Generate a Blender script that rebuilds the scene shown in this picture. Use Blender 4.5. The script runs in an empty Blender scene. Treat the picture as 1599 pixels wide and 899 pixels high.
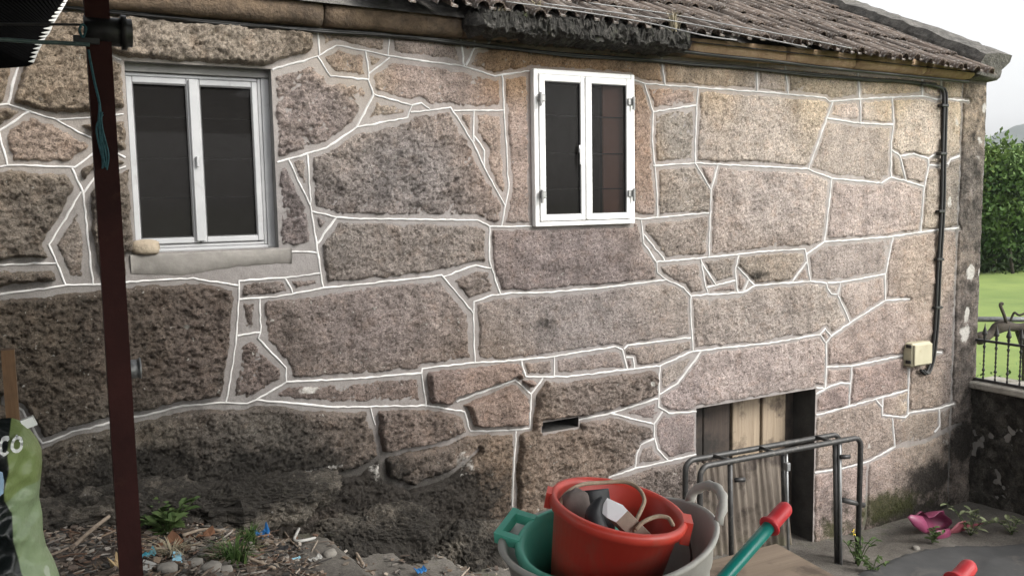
import bpy, bmesh, math, random
import numpy as np
from collections import deque
from mathutils import Matrix, Vector
random.seed(7); np.random.seed(7)
RAD = math.radians
SC = bpy.context.scene
COL = SC.collection
# ------------------------------------------------------------------ camera
F_PX = 1337.16; YAW, PIT, ROL = [RAD(a) for a in (28.246, -5.861, -0.984)]
CAM = np.array([0, -5.0, 2.1])
def _basis():
    f = np.array([math.sin(YAW)*math.cos(PIT), math.cos(YAW)*math.cos(PIT), math.sin(PIT)])
    r = np.array([math.cos(YAW), -math.sin(YAW), 0]); u = np.cross(r, f)
    c, s = math.cos(ROL), math.sin(ROL)
    return np.array([c*r+s*u, -s*r+c*u, f])
B3 = _basis()
cd = bpy.data.cameras.new('camera'); cam = bpy.data.objects.new('camera', cd); COL.objects.link(cam)
cd.sensor_width = 36; cd.lens = F_PX/1599*36; cd.clip_end = 6000; cd.clip_start = .05
m = Matrix.Identity(4)
for i in range(3):
    m[i][0], m[i][1], m[i][2], m[i][3] = B3[0][i], B3[1][i], -B3[2][i], CAM[i]
cam.matrix_world = m; SC.camera = cam
# ------------------------------------------------------------------ light
SUN_EL, SUN_AZ = RAD(36), RAD(148)      # azimuth clockwise from +Y: soft light from the right, in front of the wall
w = bpy.data.worlds.new('World'); SC.world = w; w.use_nodes = True
nt = w.node_tree; nt.nodes.clear()
sky = nt.nodes.new('ShaderNodeTexSky'); sky.sky_type = 'NISHITA'; sky.sun_disc = False
sky.sun_elevation = SUN_EL; sky.sun_rotation = SUN_AZ; sky.dust_density = 4; sky.air_density = 1.2; sky.ozone_density = 1
hs = nt.nodes.new('ShaderNodeHueSaturation'); hs.inputs['Saturation'].default_value = .08
bg = nt.nodes.new('ShaderNodeBackground'); bg.inputs[1].default_value = .15
wo = nt.nodes.new('ShaderNodeOutputWorld')
nt.links.new(sky.outputs[0], hs.inputs['Color']); nt.links.new(hs.outputs[0], bg.inputs[0]); nt.links.new(bg.outputs[0], wo.inputs[0])
sl = bpy.data.lights.new('sun', 'SUN'); sl.energy = 1.5; sl.angle = RAD(24); sl.color = (1, .95, .88)
so = bpy.data.objects.new('sun', sl); COL.objects.link(so)
sd_ = Vector((math.sin(SUN_AZ)*math.cos(SUN_EL), math.cos(SUN_AZ)*math.cos(SUN_EL), math.sin(SUN_EL)))
so.rotation_euler = sd_.to_track_quat('Z', 'Y').to_euler(); so.location = (6, -10, 9)
SC.view_settings.view_transform = 'Standard'; SC.view_settings.look = 'None'
SC.view_settings.exposure = 1.12; SC.view_settings.gamma = 1
# ------------------------------------------------------------------ geometry of the view
def ray(px, py): return (px-799.5)/F_PX*B3[0]-(py-449.5)/F_PX*B3[1]+B3[2]
def W(px, py, Y=0.0):
    d = ray(px, py); return CAM+d*((Y-CAM[1])/d[1])
def WX(px, py, X):
    d = ray(px, py); return CAM+d*((X-CAM[0])/d[0])
def G(px, py, z):
    d = ray(px, py); return CAM+d*((z-CAM[2])/d[2])
def DP(px, py, t): return CAM+ray(px, py)*t
# ------------------------------------------------------------------ numpy noise
_perm = np.random.RandomState(3).permutation(4096)
def _h(i, j, s):
    return _perm[(_perm[(i+s*131) & 4095]+j) & 4095]
def pn(x, y, s=0):
    x = np.asarray(x, float); y = np.asarray(y, float)
    xi = np.floor(x).astype(int); yi = np.floor(y).astype(int); xf = x-xi; yf = y-yi
    u = xf*xf*xf*(xf*(xf*6-15)+10); v = yf*yf*yf*(yf*(yf*6-15)+10)
    def g(i, j, dx, dy):
        a = _h(i, j, s)*(2*math.pi/4096); return np.cos(a)*dx+np.sin(a)*dy
    n0 = g(xi, yi, xf, yf)*(1-u)+g(xi+1, yi, xf-1, yf)*u
    n1 = g(xi, yi+1, xf, yf-1)*(1-u)+g(xi+1, yi+1, xf-1, yf-1)*u
    return (n0*(1-v)+n1*v)*1.4
def fbm(x, y, s=0, o=4):
    r = 0; a = 1.; t = 0
    for k in range(o):
        r = r+a*pn(x*2**k, y*2**k, s+k); t += a; a *= .55
    return r/t
# ------------------------------------------------------------------ materials
class NB:
    def __init__(s, name):
        s.m = bpy.data.materials.new(name); s.m.use_nodes = True; s.t = s.m.node_tree
        s.p = s.t.nodes['Principled BSDF']; s.tc = s.t.nodes.new('ShaderNodeTexCoord')
    def n(s, typ, **kw):
        nd = s.t.nodes.new(typ)
        for k, v in kw.items():
            if k in ('operation', 'blend_type', 'data_type', 'feature', 'attribute_name', 'wave_type', 'bands_direction', 'distance'): setattr(nd, k, v)
            else: nd.inputs[k.replace('_', ' ')].default_value = v
        return nd
    def l(s, a, b): s.t.links.new(a, b)
    def noise(s, scale, detail=4, rough=.6, vec=None, dist=0):
        nd = s.n('ShaderNodeTexNoise', Scale=scale, Detail=detail, Roughness=rough, Distortion=dist)
        s.l(vec or s.tc.outputs['Object'], nd.inputs['Vector']); return nd.outputs[0]
    def vor(s, scale, vec=None):
        nd = s.n('ShaderNodeTexVoronoi', Scale=scale); s.l(vec or s.tc.outputs['Object'], nd.inputs['Vector']); return nd
    def ramp(s, fac, stops):
        r = s.t.nodes.new('ShaderNodeValToRGB'); e = r.color_ramp.elements
        while len(e) < len(stops): e.new(.5)
        for q, (p, c) in zip(e, stops):
            q.position = p; q.color = (c if isinstance(c, tuple) else (c, c, c))+(1,)
        s.l(fac, r.inputs[0]); return r.outputs[0]
    def mix(s, fac, a, b, mode='MIX'):
        nd = s.t.nodes.new('ShaderNodeMix'); nd.data_type = 'RGBA'; nd.blend_type = mode
        for v, k in ((fac, 0), (a, 6), (b, 7)):
            if isinstance(v, (int, float)): nd.inputs[k].default_value = v
            elif isinstance(v, tuple): nd.inputs[k].default_value = v+(1,)
            else: s.l(v, nd.inputs[k])
        return nd.outputs[2]
    def math(s, op, a, b=0.):
        nd = s.t.nodes.new('ShaderNodeMath'); nd.operation = op
        for v, k in ((a, 0), (b, 1)):
            if isinstance(v, (int, float)): nd.inputs[k].default_value = v
            else: s.l(v, nd.inputs[k])
        return nd.outputs[0]
    def bump(s, h, strength=.5, dist=.01):
        b = s.n('ShaderNodeBump', Strength=strength, Distance=dist); s.l(h, b.inputs['Height']); s.l(b.outputs[0], s.p.inputs['Normal'])
    def col(s, c):
        if isinstance(c, tuple): s.p.inputs['Base Color'].default_value = c+(1,)
        else: s.l(c, s.p.inputs['Base Color'])
    def rough(s, r):
        if isinstance(r, (int, float)): s.p.inputs['Roughness'].default_value = r
        else: s.l(r, s.p.inputs['Roughness'])
def pmat(name, c1, c2, scale=12, rough=.8, bump=.3, bscale=None, bdist=.004, metal=0, dirt=None, dscale=5, dth=(.5, .7), spec=None, trans=None):
    b = NB(name); n = b.noise(scale, 6, .65); c = b.ramp(n, [(.32, c1), (.68, c2)])
    if dirt:
        d = b.noise(dscale, 5, .7, dist=.6); c = b.mix(b.ramp(d, [(dth[0], 0.), (dth[1], 1.)]), c, dirt)
    b.col(c); b.rough(rough); b.p.inputs['Metallic'].default_value = metal
    if spec is not None: b.p.inputs['Specular IOR Level'].default_value = spec
    if bump: b.bump(b.noise(bscale or scale*4, 5, .65), bump, bdist)
    return b.m
def granite(name, fine=1., grain=1., rough=.92):
    b = NB(name)
    at = b.n('ShaderNodeAttribute', attribute_name='tint'); gr = b.n('ShaderNodeAttribute', attribute_name='grime_shade'); ms = b.n('ShaderNodeAttribute', attribute_name='moss')
    c = at.outputs['Color']
    patch = b.noise(5.5, 5, .6)
    c = b.mix(1., c, b.ramp(patch, [(.28, .66), (.5, 1.02), (.74, 1.3)]), 'MULTIPLY')
    n1 = b.noise(62, 6, .75)
    c = b.mix(1., c, b.ramp(n1, [(.28, .34), (.43, .92), (.58, 1.12), (.74, 1.6)]), 'MULTIPLY')
    v = b.vor(190)
    c = b.mix(grain*.55, c, b.ramp(v.outputs['Color'], [(.1, .5), (.45, 1.0), (.85, 1.6)]), 'MULTIPLY')
    pit = b.noise(85, 3, .6); c = b.mix(1., c, b.ramp(pit, [(.30, .22), (.40, .85), (.48, 1.04), (.7, 1.18)]), 'MULTIPLY')
    hue = b.noise(14, 3, .5)
    c = b.mix(b.ramp(hue, [(.52, 0.), (.70, .55)]), c, b.mix(1., c, (1.05, .96, .89), 'MULTIPLY'))
    mp = b.n('ShaderNodeMapping'); mp.inputs['Scale'].default_value = (9, 9, 1.1); b.l(b.tc.outputs['Object'], mp.inputs[0]); sk_ = b.noise(1, 5, .65, mp.outputs[0], .5)
    c = b.mix(1., c, b.ramp(sk_, [(.3, .72), (.46, 1.), (.7, 1.08)]), 'MULTIPLY')   # rain streaks
    # lichen specks
    la = b.n('ShaderNodeAttribute', attribute_name='lichen'); lf = b.math('ADD', la.outputs['Fac'], b.math('MULTIPLY', b.math('SUBTRACT', b.noise(26, 4, .6), .5), .7))
    lv = b.noise(34, 3, .5); c = b.mix(b.ramp(lv, [(.69, 0.), (.72, .65)]), c, (.46, .45, .41))
    # grime and moss on the stone, and painted shade from the same mask
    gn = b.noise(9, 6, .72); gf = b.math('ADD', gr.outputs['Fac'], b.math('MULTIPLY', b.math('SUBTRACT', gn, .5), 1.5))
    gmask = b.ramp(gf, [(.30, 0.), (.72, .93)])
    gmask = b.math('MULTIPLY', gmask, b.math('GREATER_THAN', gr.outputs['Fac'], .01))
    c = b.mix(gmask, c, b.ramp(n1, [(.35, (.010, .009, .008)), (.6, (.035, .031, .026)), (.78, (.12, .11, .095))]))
    mf = b.math('ADD', ms.outputs['Fac'], b.math('MULTIPLY', b.math('SUBTRACT', gn, .5), 1.3))
    c = b.mix(b.math('MULTIPLY', b.ramp(mf, [(.45, 0.), (.8, .8)]), b.math('GREATER_THAN', ms.outputs['Fac'], .01)), c, b.ramp(n1, [(.3, (.018, .022, .006)), (.7, (.075, .08, .022))]))
    c = b.mix(b.math('MULTIPLY', b.ramp(lf, [(.45, 0.), (.6, .9)]), b.math('GREATER_THAN', la.outputs['Fac'], .05)), c, b.ramp(n1, [(.3, (.40, .385, .35)), (.7, (.72, .70, .66))]))
    b.col(c); b.rough(rough); b.p.inputs['Specular IOR Level'].default_value = .25
    h = b.math('ADD', b.noise(48, 8, .78), b.math('MULTIPLY', v.outputs['Distance'], .25))
    b.bump(h, 1.*fine, .03); return b.m
def mortar_mat():
    b = NB('mortar')
    gr = b.n('ShaderNodeAttribute', attribute_name='grime_shade'); ms = b.n('ShaderNodeAttribute', attribute_name='moss'); at = b.n('ShaderNodeAttribute', attribute_name='tint')
    n = b.noise(7, 6, .65); c = b.ramp(n, [(.3, (.135, .131, .128)), (.7, (.215, .209, .205))])
    c = b.mix(.35, c, b.mix(1., at.outputs['Color'], (1.05, 1.05, 1.05), 'MULTIPLY'))
    f = b.noise(130, 4, .7); c = b.mix(1., c, b.ramp(f, [(.3, .78), (.7, 1.15)]), 'MULTIPLY')
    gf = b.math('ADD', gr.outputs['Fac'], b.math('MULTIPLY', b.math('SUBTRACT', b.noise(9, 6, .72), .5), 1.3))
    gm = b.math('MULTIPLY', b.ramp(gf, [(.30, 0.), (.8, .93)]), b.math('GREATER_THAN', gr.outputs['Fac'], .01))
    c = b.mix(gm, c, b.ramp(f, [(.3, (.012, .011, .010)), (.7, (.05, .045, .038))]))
    mf = b.math('ADD', ms.outputs['Fac'], b.math('MULTIPLY', b.math('SUBTRACT', n, .5), 1.3))
    c = b.mix(b.math('MULTIPLY', b.ramp(mf, [(.45, 0.), (.8, .8)]), b.math('GREATER_THAN', ms.outputs['Fac'], .01)), c, (.05, .055, .018))
    b.col(c); b.rough(.95); b.bump(b.math('ADD', b.noise(40, 6, .7), b.math('MULTIPLY', f, .4)), .5, .008); return b.m
M = {}
M['granite'] = granite('granite'); M['mortar'] = mortar_mat()
def line_mat():
    b = NB('joint_paint'); gr = b.n('ShaderNodeAttribute', attribute_name='grime_shade')
    n = b.noise(11, 5, .7); c = b.ramp(n, [(.3, (.32, .315, .305)), (.62, (.53, .52, .51))])
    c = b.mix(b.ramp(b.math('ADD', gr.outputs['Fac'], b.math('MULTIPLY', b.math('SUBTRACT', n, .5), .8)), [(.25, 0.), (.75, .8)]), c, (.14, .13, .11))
    b.col(c); b.rough(.8); b.bump(b.noise(90, 4, .6), .3, .004); return b.m
M['line'] = line_mat()
M['cement'] = pmat('cement', (.13, .121, .11), (.22, .207, .19), 9, .95, .5, 60, .004, dirt=(.12, .115, .10), dscale=4, dth=(.52, .8))
M['reveal'] = pmat('reveal_render', (.17, .166, .16), (.24, .235, .225), 7, .95, .4, 60)
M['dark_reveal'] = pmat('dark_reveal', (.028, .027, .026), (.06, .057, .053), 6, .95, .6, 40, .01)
M['alu'] = pmat('grey_aluminium', (.30, .305, .31), (.36, .36, .365), 5, .45, .05, 80, dirt=(.2, .195, .185), dscale=6, dth=(.56, .82))
M['white_alu'] = pmat('white_lacquer', (.80, .80, .785), (.85, .845, .83), 4, .38, .03, 80, dirt=(.68, .66, .62), dscale=7, dth=(.6, .85))
M['gasket'] = pmat('gasket', (.04, .04, .04), (.07, .07, .07), 20, .7, 0)
M['hinge'] = pmat('hinge_metal', (.20, .20, .20), (.32, .32, .31), 30, .4, .1, metal=.6)
M['room'] = pmat('room_dark', (.34, .32, .30), (.42, .40, .375), 4, .9, 0)
M['curtain'] = pmat('brown_shutter', (.50, .255, .19), (.58, .31, .24), 5, .8, .1, 40)
def glass():
    b = NB('window_glass'); t = b.t; t.nodes.remove(b.p)
    tr = t.nodes.new('ShaderNodeBsdfTransparent'); tr.inputs[0].default_value = (.7, .7, .7, 1)
    gl = t.nodes.new('ShaderNodeBsdfGlossy'); gl.inputs['Roughness'].default_value = .03; gl.inputs[0].default_value = (.26, .26, .26, 1)
    fr = t.nodes.new('ShaderNodeFresnel'); fr.inputs[0].default_value = 1.5
    mx = t.nodes.new('ShaderNodeMixShader'); t.links.new(fr.outputs[0], mx.inputs[0]); t.links.new(tr.outputs[0], mx.inputs[1]); t.links.new(gl.outputs[0], mx.inputs[2])
    df = t.nodes.new('ShaderNodeBsdfDiffuse'); nz = b.noise(300, 2, .6); t.links.new(b.ramp(nz, [(.35, (.012, .0115, .011)), (.7, (.035, .033, .032))]), df.inputs[0])
    m2 = t.nodes.new('ShaderNodeMixShader'); m2.inputs[0].default_value = .55; t.links.new(mx.outputs[0], m2.inputs[1]); t.links.new(df.outputs[0], m2.inputs[2])
    out = [n for n in t.nodes if n.type == 'OUTPUT_MATERIAL'][0]; t.links.new(m2.outputs[0], out.inputs[0]); return b.m
M['glass'] = glass()
M['bar'] = pmat('glazing_bar', (.05, .05, .05), (.07, .07, .07), 8, .7, 0)
M['wood_light'] = None
def wood(name, c1, c2, dirt, sc=(28, 28, 1.6), moss=None, rough=.85):
    b = NB(name); mp = b.n('ShaderNodeMapping'); mp.inputs['Scale'].default_value = sc; b.l(b.tc.outputs['Object'], mp.inputs[0])
    n = b.noise(1, 8, .7, mp.outputs[0], .4); c = b.ramp(n, [(.3, c1), (.7, c2)])
    d = b.noise(3.4, 5, .65); c = b.mix(b.ramp(d, [(.50, 0.), (.62, .92)]), c, dirt)
    if moss:
        sx = b.n('ShaderNodeSeparateXYZ'); b.l(b.tc.outputs['Object'], sx.inputs[0])
        c = b.mix(b.ramp(b.math('ADD', b.math('MULTIPLY', sx.outputs[2], -.8), b.noise(6, 4, .7)), [(.35, 0.), (.9, .8)]), c, moss)
    b.col(c); b.rough(rough); b.bump(n, .5, .004); return b.m
M['wood_light'] = wood('board_pale', (.19, .145, .10), (.34, .275, .20), (.07, .05, .037))
M['wood_dark'] = wood('board_dark', (.025, .018, .014), (.055, .040, .031), (.012, .010, .008))
M['corrug'] = wood('corrugated_weathered', (.05, .038, .029), (.155, .13, .104), (.03, .021, .016), (9, 9, 1.2), (.07, .075, .03))
M['board'] = wood('table_board', (.12, .088, .062), (.21, .16, .115), (.065, .046, .032), (1.6, 22, 22))
M['tile'] = None
def tile_mat():
    b = NB('roof_tile'); oi = b.t.nodes.new('ShaderNodeObjectInfo')
    n = b.noise(16, 6, .7); c = b.ramp(n, [(.3, (.035, .027, .022)), (.5, (.092, .069, .055)), (.72, (.19, .16, .135))])
    c = b.mix(1., c, b.ramp(oi.outputs['Random'], [(0., .62), (.6, 1.05), (1., 1.45)]), 'MULTIPLY')
    l = b.noise(30, 3, .6); c = b.mix(b.ramp(l, [(.56, 0.), (.66, .7)]), c, (.31, .30, .285))
    k = b.noise(8, 5, .7); c = b.mix(b.ramp(k, [(.55, 0.), (.72, .85)]), c, (.028, .026, .024))
    b.col(c); b.rough(.92); b.bump(b.noise(60, 6, .7), .7, .008); return b.m
M['tile'] = tile_mat()
def mossrock():
    b = NB('mossy_slab'); n = b.noise(26, 8, .75); c = b.ramp(n, [(.3, (.010, .010, .009)), (.52, (.040, .038, .033)), (.72, (.14, .13, .12))])
    l = b.noise(12, 5, .7); c = b.mix(b.ramp(l, [(.58, 0.), (.68, .6)]), c, (.10, .105, .07))
    b.col(c); b.rough(.97); b.bump(n, 1., .03); return b.m
M['mossrock'] = mossrock()
M['verge'] = pmat('verge_stone', (.05, .047, .043), (.17, .16, .145), 14, .95, .9, 40, .02, dirt=(.05, .048, .045), dscale=5, dth=(.5, .75))
M['cornice_dark'] = pmat('dark_cornice_stone', (.06, .042, .028), (.16, .113, .073), 10, .93, .8, 46, .015, dirt=(.045, .035, .026), dscale=4, dth=(.5, .72))  # darker brown variant for the left cornice stones
M['cornice'] = pmat('cornice_stone', (.33, .21, .125), (.50, .36, .235), 10, .93, .8, 46, .015, dirt=(.15, .09, .055), dscale=5, dth=(.6, .82))
M['cable'] = pmat('black_cable', (.008, .008, .008), (.016, .016, .015), 30, .45, .1, 60)
M['cable_grey'] = pmat('grey_wire', (.13, .13, .13), (.25, .25, .245), 30, .6, .1, 60)
M['post'] = pmat('oxide_paint', (.026, .0085, .0075), (.042, .013, .011), 8, .7, .25, 60, spec=.15, dirt=(.05, .022, .014), dscale=11, dth=(.6, .74))
M['steel_dark'] = pmat('dark_steel', (.018, .018, .018), (.045, .044, .043), 22, .45, .2, 70, metal=.3)
M['steel_grey'] = pmat('grey_steel', (.16, .165, .165), (.26, .265, .265), 18, .45, .2, 70, metal=.5)
M['frame_paint'] = pmat('charcoal_paint', (.02, .02, .0195), (.045, .044, .042), 24, .5, .2, 70, .003, metal=.15, dirt=(.15, .14, .12), dscale=14, dth=(.58, .75))
M['rope'] = pmat('teal_rope', (.015, .06, .075), (.05, .15, .17), 60, .8, .6, 160)
M['line_wire'] = pmat('green_line', (.05, .09, .09), (.12, .17, .16), 50, .5, .2, 90)
M['cloth_dark'] = pmat('black_cloth', (.003, .003, .0035), (.006, .006, .006), 9, 1., .2, 120, spec=.05)
M['white_trim'] = pmat('white_trim', (.78, .78, .76), (.84, .84, .82), 10, .7, .1)
M['box_ivory'] = pmat('ivory_plastic', (.34, .315, .22), (.41, .38, .27), 6, .5, .06, 60, dirt=(.26, .215, .13), dscale=9, dth=(.55, .78))
M['tub'] = pmat('grey_rubber', (.33, .325, .30), (.43, .42, .39), 7, .6, .12, 50, .003, dirt=(.23, .215, .185), dscale=5, dth=(.5, .78))
M['green_plastic'] = pmat('mint_plastic', (.10, .46, .34), (.14, .54, .41), 5, .42, .03, 60, dirt=(.05, .22, .16), dscale=6, dth=(.56, .85))
M['red_plastic'] = pmat('red_plastic', (.52, .045, .03), (.60, .07, .045), 4, .38, .04, 60, dirt=(.40, .115, .085), dscale=9, dth=(.5, .8))
M['boot'] = pmat('black_rubber', (.012, .013, .016), (.026, .027, .03), 14, .55, .2, 60)
M['greybrown'] = pmat('grey_brown_cloth', (.13, .105, .095), (.20, .165, .15), 10, .9, .4, 60)
M['block_wood'] = pmat('block_wood', (.22, .165, .13), (.33, .26, .21), 14, .8, .2, 70)
M['block_white'] = pmat('block_white', (.66, .67, .70), (.74, .75, .77), 6, .6, .05)
M['cord'] = pmat('beige_cord', (.30, .22, .15), (.42, .33, .24), 60, .85, .4, 200)
M['teal_tube'] = pmat('teal_paint', (.0, .16, .135), (.006, .20, .165), 6, .35, .05, 80, dirt=(.0, .12, .10), dscale=14, dth=(.6, .8))
M['red_grip'] = pmat('red_grip', (.50, .02, .028), (.58, .032, .04), 8, .5, .08, 90)
M['magenta'] = pmat('magenta_plastic', (.15, .026, .066), (.21, .045, .095), 6, .42, .05, 40)
M['magenta_pale'] = pmat('pink_plastic', (.24, .055, .075), (.32, .095, .115), 7, .45, .05, 40)
def sackm(name, c1, c2): return pmat(name, c1, c2, 5, .28, .25, 16, .006)
M['sack_green'] = sackm('sack_green', (.20, .33, .11), (.30, .43, .17)); M['sack_pale'] = sackm('sack_pale_green', (.28, .42, .23), (.38, .50, .32))
M['sack_black'] = sackm('sack_black', (.006, .010, .010), (.012, .017, .016)); M['letter'] = pmat('white_print', (.74, .76, .74), (.78, .79, .78), 9, .35, 0)
def sackmat():
    b = NB('printed_film'); bl = b.n('ShaderNodeAttribute', attribute_name='blk'); pa = b.n('ShaderNodeAttribute', attribute_name='pale'); n = b.noise(9, 5, .6)
    c = b.mix(b.ramp(pa.outputs['Fac'], [(.47, 0.), (.53, 1.)]), b.ramp(n, [(.3, (.19, .26, .14)), (.7, (.27, .34, .20))]), b.ramp(n, [(.3, (.16, .215, .075)), (.7, (.23, .29, .11))]))
    sp = b.noise(22, 2, .4); c = b.mix(b.math('MULTIPLY', b.ramp(sp, [(.64, 0.), (.67, .7)]), b.math('LESS_THAN', pa.outputs['Fac'], .5)), c, (.5, .55, .45))
    c = b.mix(b.ramp(bl.outputs['Fac'], [(.48, 1.), (.52, 0.)]), c, (.007, .010, .010)); b.col(c); b.rough(.38); b.bump(b.noise(14, 4, .6), .5, .02); return b.m
M['sack'] = sackmat()
M['sack_blue'] = sackm('sack_blue', (.25, .38, .55), (.32, .45, .60))
M['stake'] = wood('stake_wood', (.12, .065, .032), (.22, .13, .07), (.06, .035, .02))
M['soil'] = None
def groundm(name, c1, c2, c3, dark):
    b = NB(name); n = b.noise(3.2, 8, .7); c = b.ramp(n, [(.3, c1), (.52, c2), (.72, c3)])
    f = b.noise(70, 6, .75); c = b.mix(1., c, b.ramp(f, [(.3, .45), (.5, .95), (.72, 1.5)]), 'MULTIPLY')
    ms = b.n('ShaderNodeAttribute', attribute_name='moss'); lt = b.n('ShaderNodeAttribute', attribute_name='litter')
    c = b.mix(b.ramp(b.math('ADD', lt.outputs['Fac'], b.math('MULTIPLY', b.math('SUBTRACT', b.noise(11, 5, .7), .5), 1.3)), [(.4, 0.), (.75, .9)]), c, b.ramp(f, [(.3, (.02, .015, .011)), (.6, (.075, .055, .042)), (.8, (.2, .16, .125))]))
    c = b.mix(b.math('MULTIPLY', b.ramp(b.math('ADD', ms.outputs['Fac'], b.math('MULTIPLY', b.math('SUBTRACT', b.noise(8, 6, .7), .5), 1.5)), [(.42, 0.), (.78, .85)]), b.math('GREATER_THAN', ms.outputs['Fac'], .02)), c, b.ramp(f, [(.3, (.02, .026, .007)), (.7, (.085, .092, .026))]))
    b.col(c); b.rough(.96); b.bump(b.math('ADD', b.noise(24, 8, .75), f), .8, .012); return b.m
M['soil'] = groundm('yard_ground', (.065, .057, .048), (.115, .104, .09), (.17, .157, .138), (.03, .03, .03))
M['slab'] = pmat('rough_concrete', (.13, .12, .105), (.23, .215, .19), 7, .96, .7, 40, .008, dirt=(.075, .07, .045), dscale=5, dth=(.52, .75))
M['asphalt'] = pmat('dark_paving', (.030, .031, .032), (.052, .052, .052), 5, .93, .5, 90, .004, dirt=(.10, .092, .08), dscale=4, dth=(.58, .8))
M['field'] = pmat('meadow', (.10, .155, .03), (.19, .25, .055), .35, .95, .4, 5, .05, dirt=(.11, .17, .03), dscale=.08, dth=(.5, .7))
def leafm(name, a, b_, sc=1.2):
    b = NB(name); oi = b.t.nodes.new('ShaderNodeObjectInfo')
    c = b.ramp(b.noise(sc, 3, .6), [(.35, a), (.65, b_)]); b.col(c); b.rough(.7)
    b.p.inputs['Specular IOR Level'].default_value = .25
    b.p.inputs['Transmission Weight'].default_value = 0
    return b.m
M['leaf_tree'] = leafm('tree_leaf', (.03, .075, .016), (.09, .15, .035), .6)
M['leaf_tree2'] = leafm('tree_leaf_light', (.055, .11, .022), (.13, .19, .045), .6)
M['leaf_dark'] = leafm('shrub_leaf', (.018, .04, .012), (.045, .08, .022), 1.2)
M['bark'] = pmat('bark', (.03, .024, .02), (.075, .062, .05), 9, .95, .6, 30, .02)
M['weed'] = leafm('weed_leaf', (.03, .055, .015), (.065, .095, .03), 9); M['weed_pale'] = leafm('pale_weed_leaf', (.11, .13, .065), (.20, .22, .13), 9)
M['grass'] = leafm('grass_blade', (.025, .055, .013), (.06, .095, .025), 7); M['straw'] = leafm('dry_grass', (.20, .17, .11), (.34, .30, .21), 7)
M['yellow'] = pmat('yellow_petal', (.75, .52, .02), (.8, .6, .03), 20, .6, 0)
M['hill'] = pmat('hill_wood', (.022, .045, .03), (.035, .06, .04), .02, .95, 0)
M['twig'] = pmat('twig', (.10, .075, .055), (.26, .21, .16), 20, .9, .4, 90)
M['litter'] = None
def litterm():
    b = NB('litter_bits'); v = b.n('ShaderNodeAttribute', attribute_name='tint'); c = v.outputs['Color']
    c = b.mix(1., c, b.ramp(b.noise(60, 4, .6), [(.3, .7), (.7, 1.25)]), 'MULTIPLY'); b.col(c); b.rough(.9); return b.m
M['litter'] = litterm()
def flat(name, c, r=.6): return pmat(name, tuple(x*.88 for x in c), tuple(min(1, x*1.08) for x in c), 14, r, .15, 60, .003)
# ------------------------------------------------------------------ object helpers
ROOT = {}
def tag(o, label=None, cat=None, group=None, kind=None):
    if label: o['label'] = label
    if cat: o['category'] = cat
    if group: o['group'] = group
    if kind: o['kind'] = kind
    return o
def thing(name, loc, label, cat, group=None):
    o = bpy.data.objects.new(name, None); COL.objects.link(o); o.location = loc; o.empty_display_size = .1
    ROOT[o] = np.array(loc, float); return tag(o, label, cat, group)
def mk(name, V, Fc, mat, parent=None, smooth=False, origin=None, attrs=None):
    V = np.asarray(V, float)
    if parent is not None: org = ROOT[parent]
    elif origin is not None: org = np.array(origin, float)
    else: org = np.array([V[:, 0].mean(), V[:, 1].mean(), V[:, 2].min()])
    me = bpy.data.meshes.new(name); me.from_pydata((V-org).tolist(), [], [tuple(int(i) for i in f) for f in Fc]); me.update()
    for x in (mat if isinstance(mat, list) else [mat]): me.materials.append(x)
    if smooth: me.polygons.foreach_set('use_smooth', [True]*len(me.polygons))
    for k, a in (attrs or {}).items():
        a = np.asarray(a, np.float32)
        if a.ndim == 2:
            at = me.attributes.new(k, 'FLOAT_COLOR', 'POINT'); at.data.foreach_set('color', np.c_[a, np.ones(len(a), np.float32)].ravel().astype(np.float32))
        else:
            at = me.attributes.new(k, 'FLOAT', 'POINT'); at.data.foreach_set('value', a)
    o = bpy.data.objects.new(name, me); COL.objects.link(o)
    if parent is not None: o.parent = parent
    else: o.location = org
    ROOT[o] = org; return o
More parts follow.
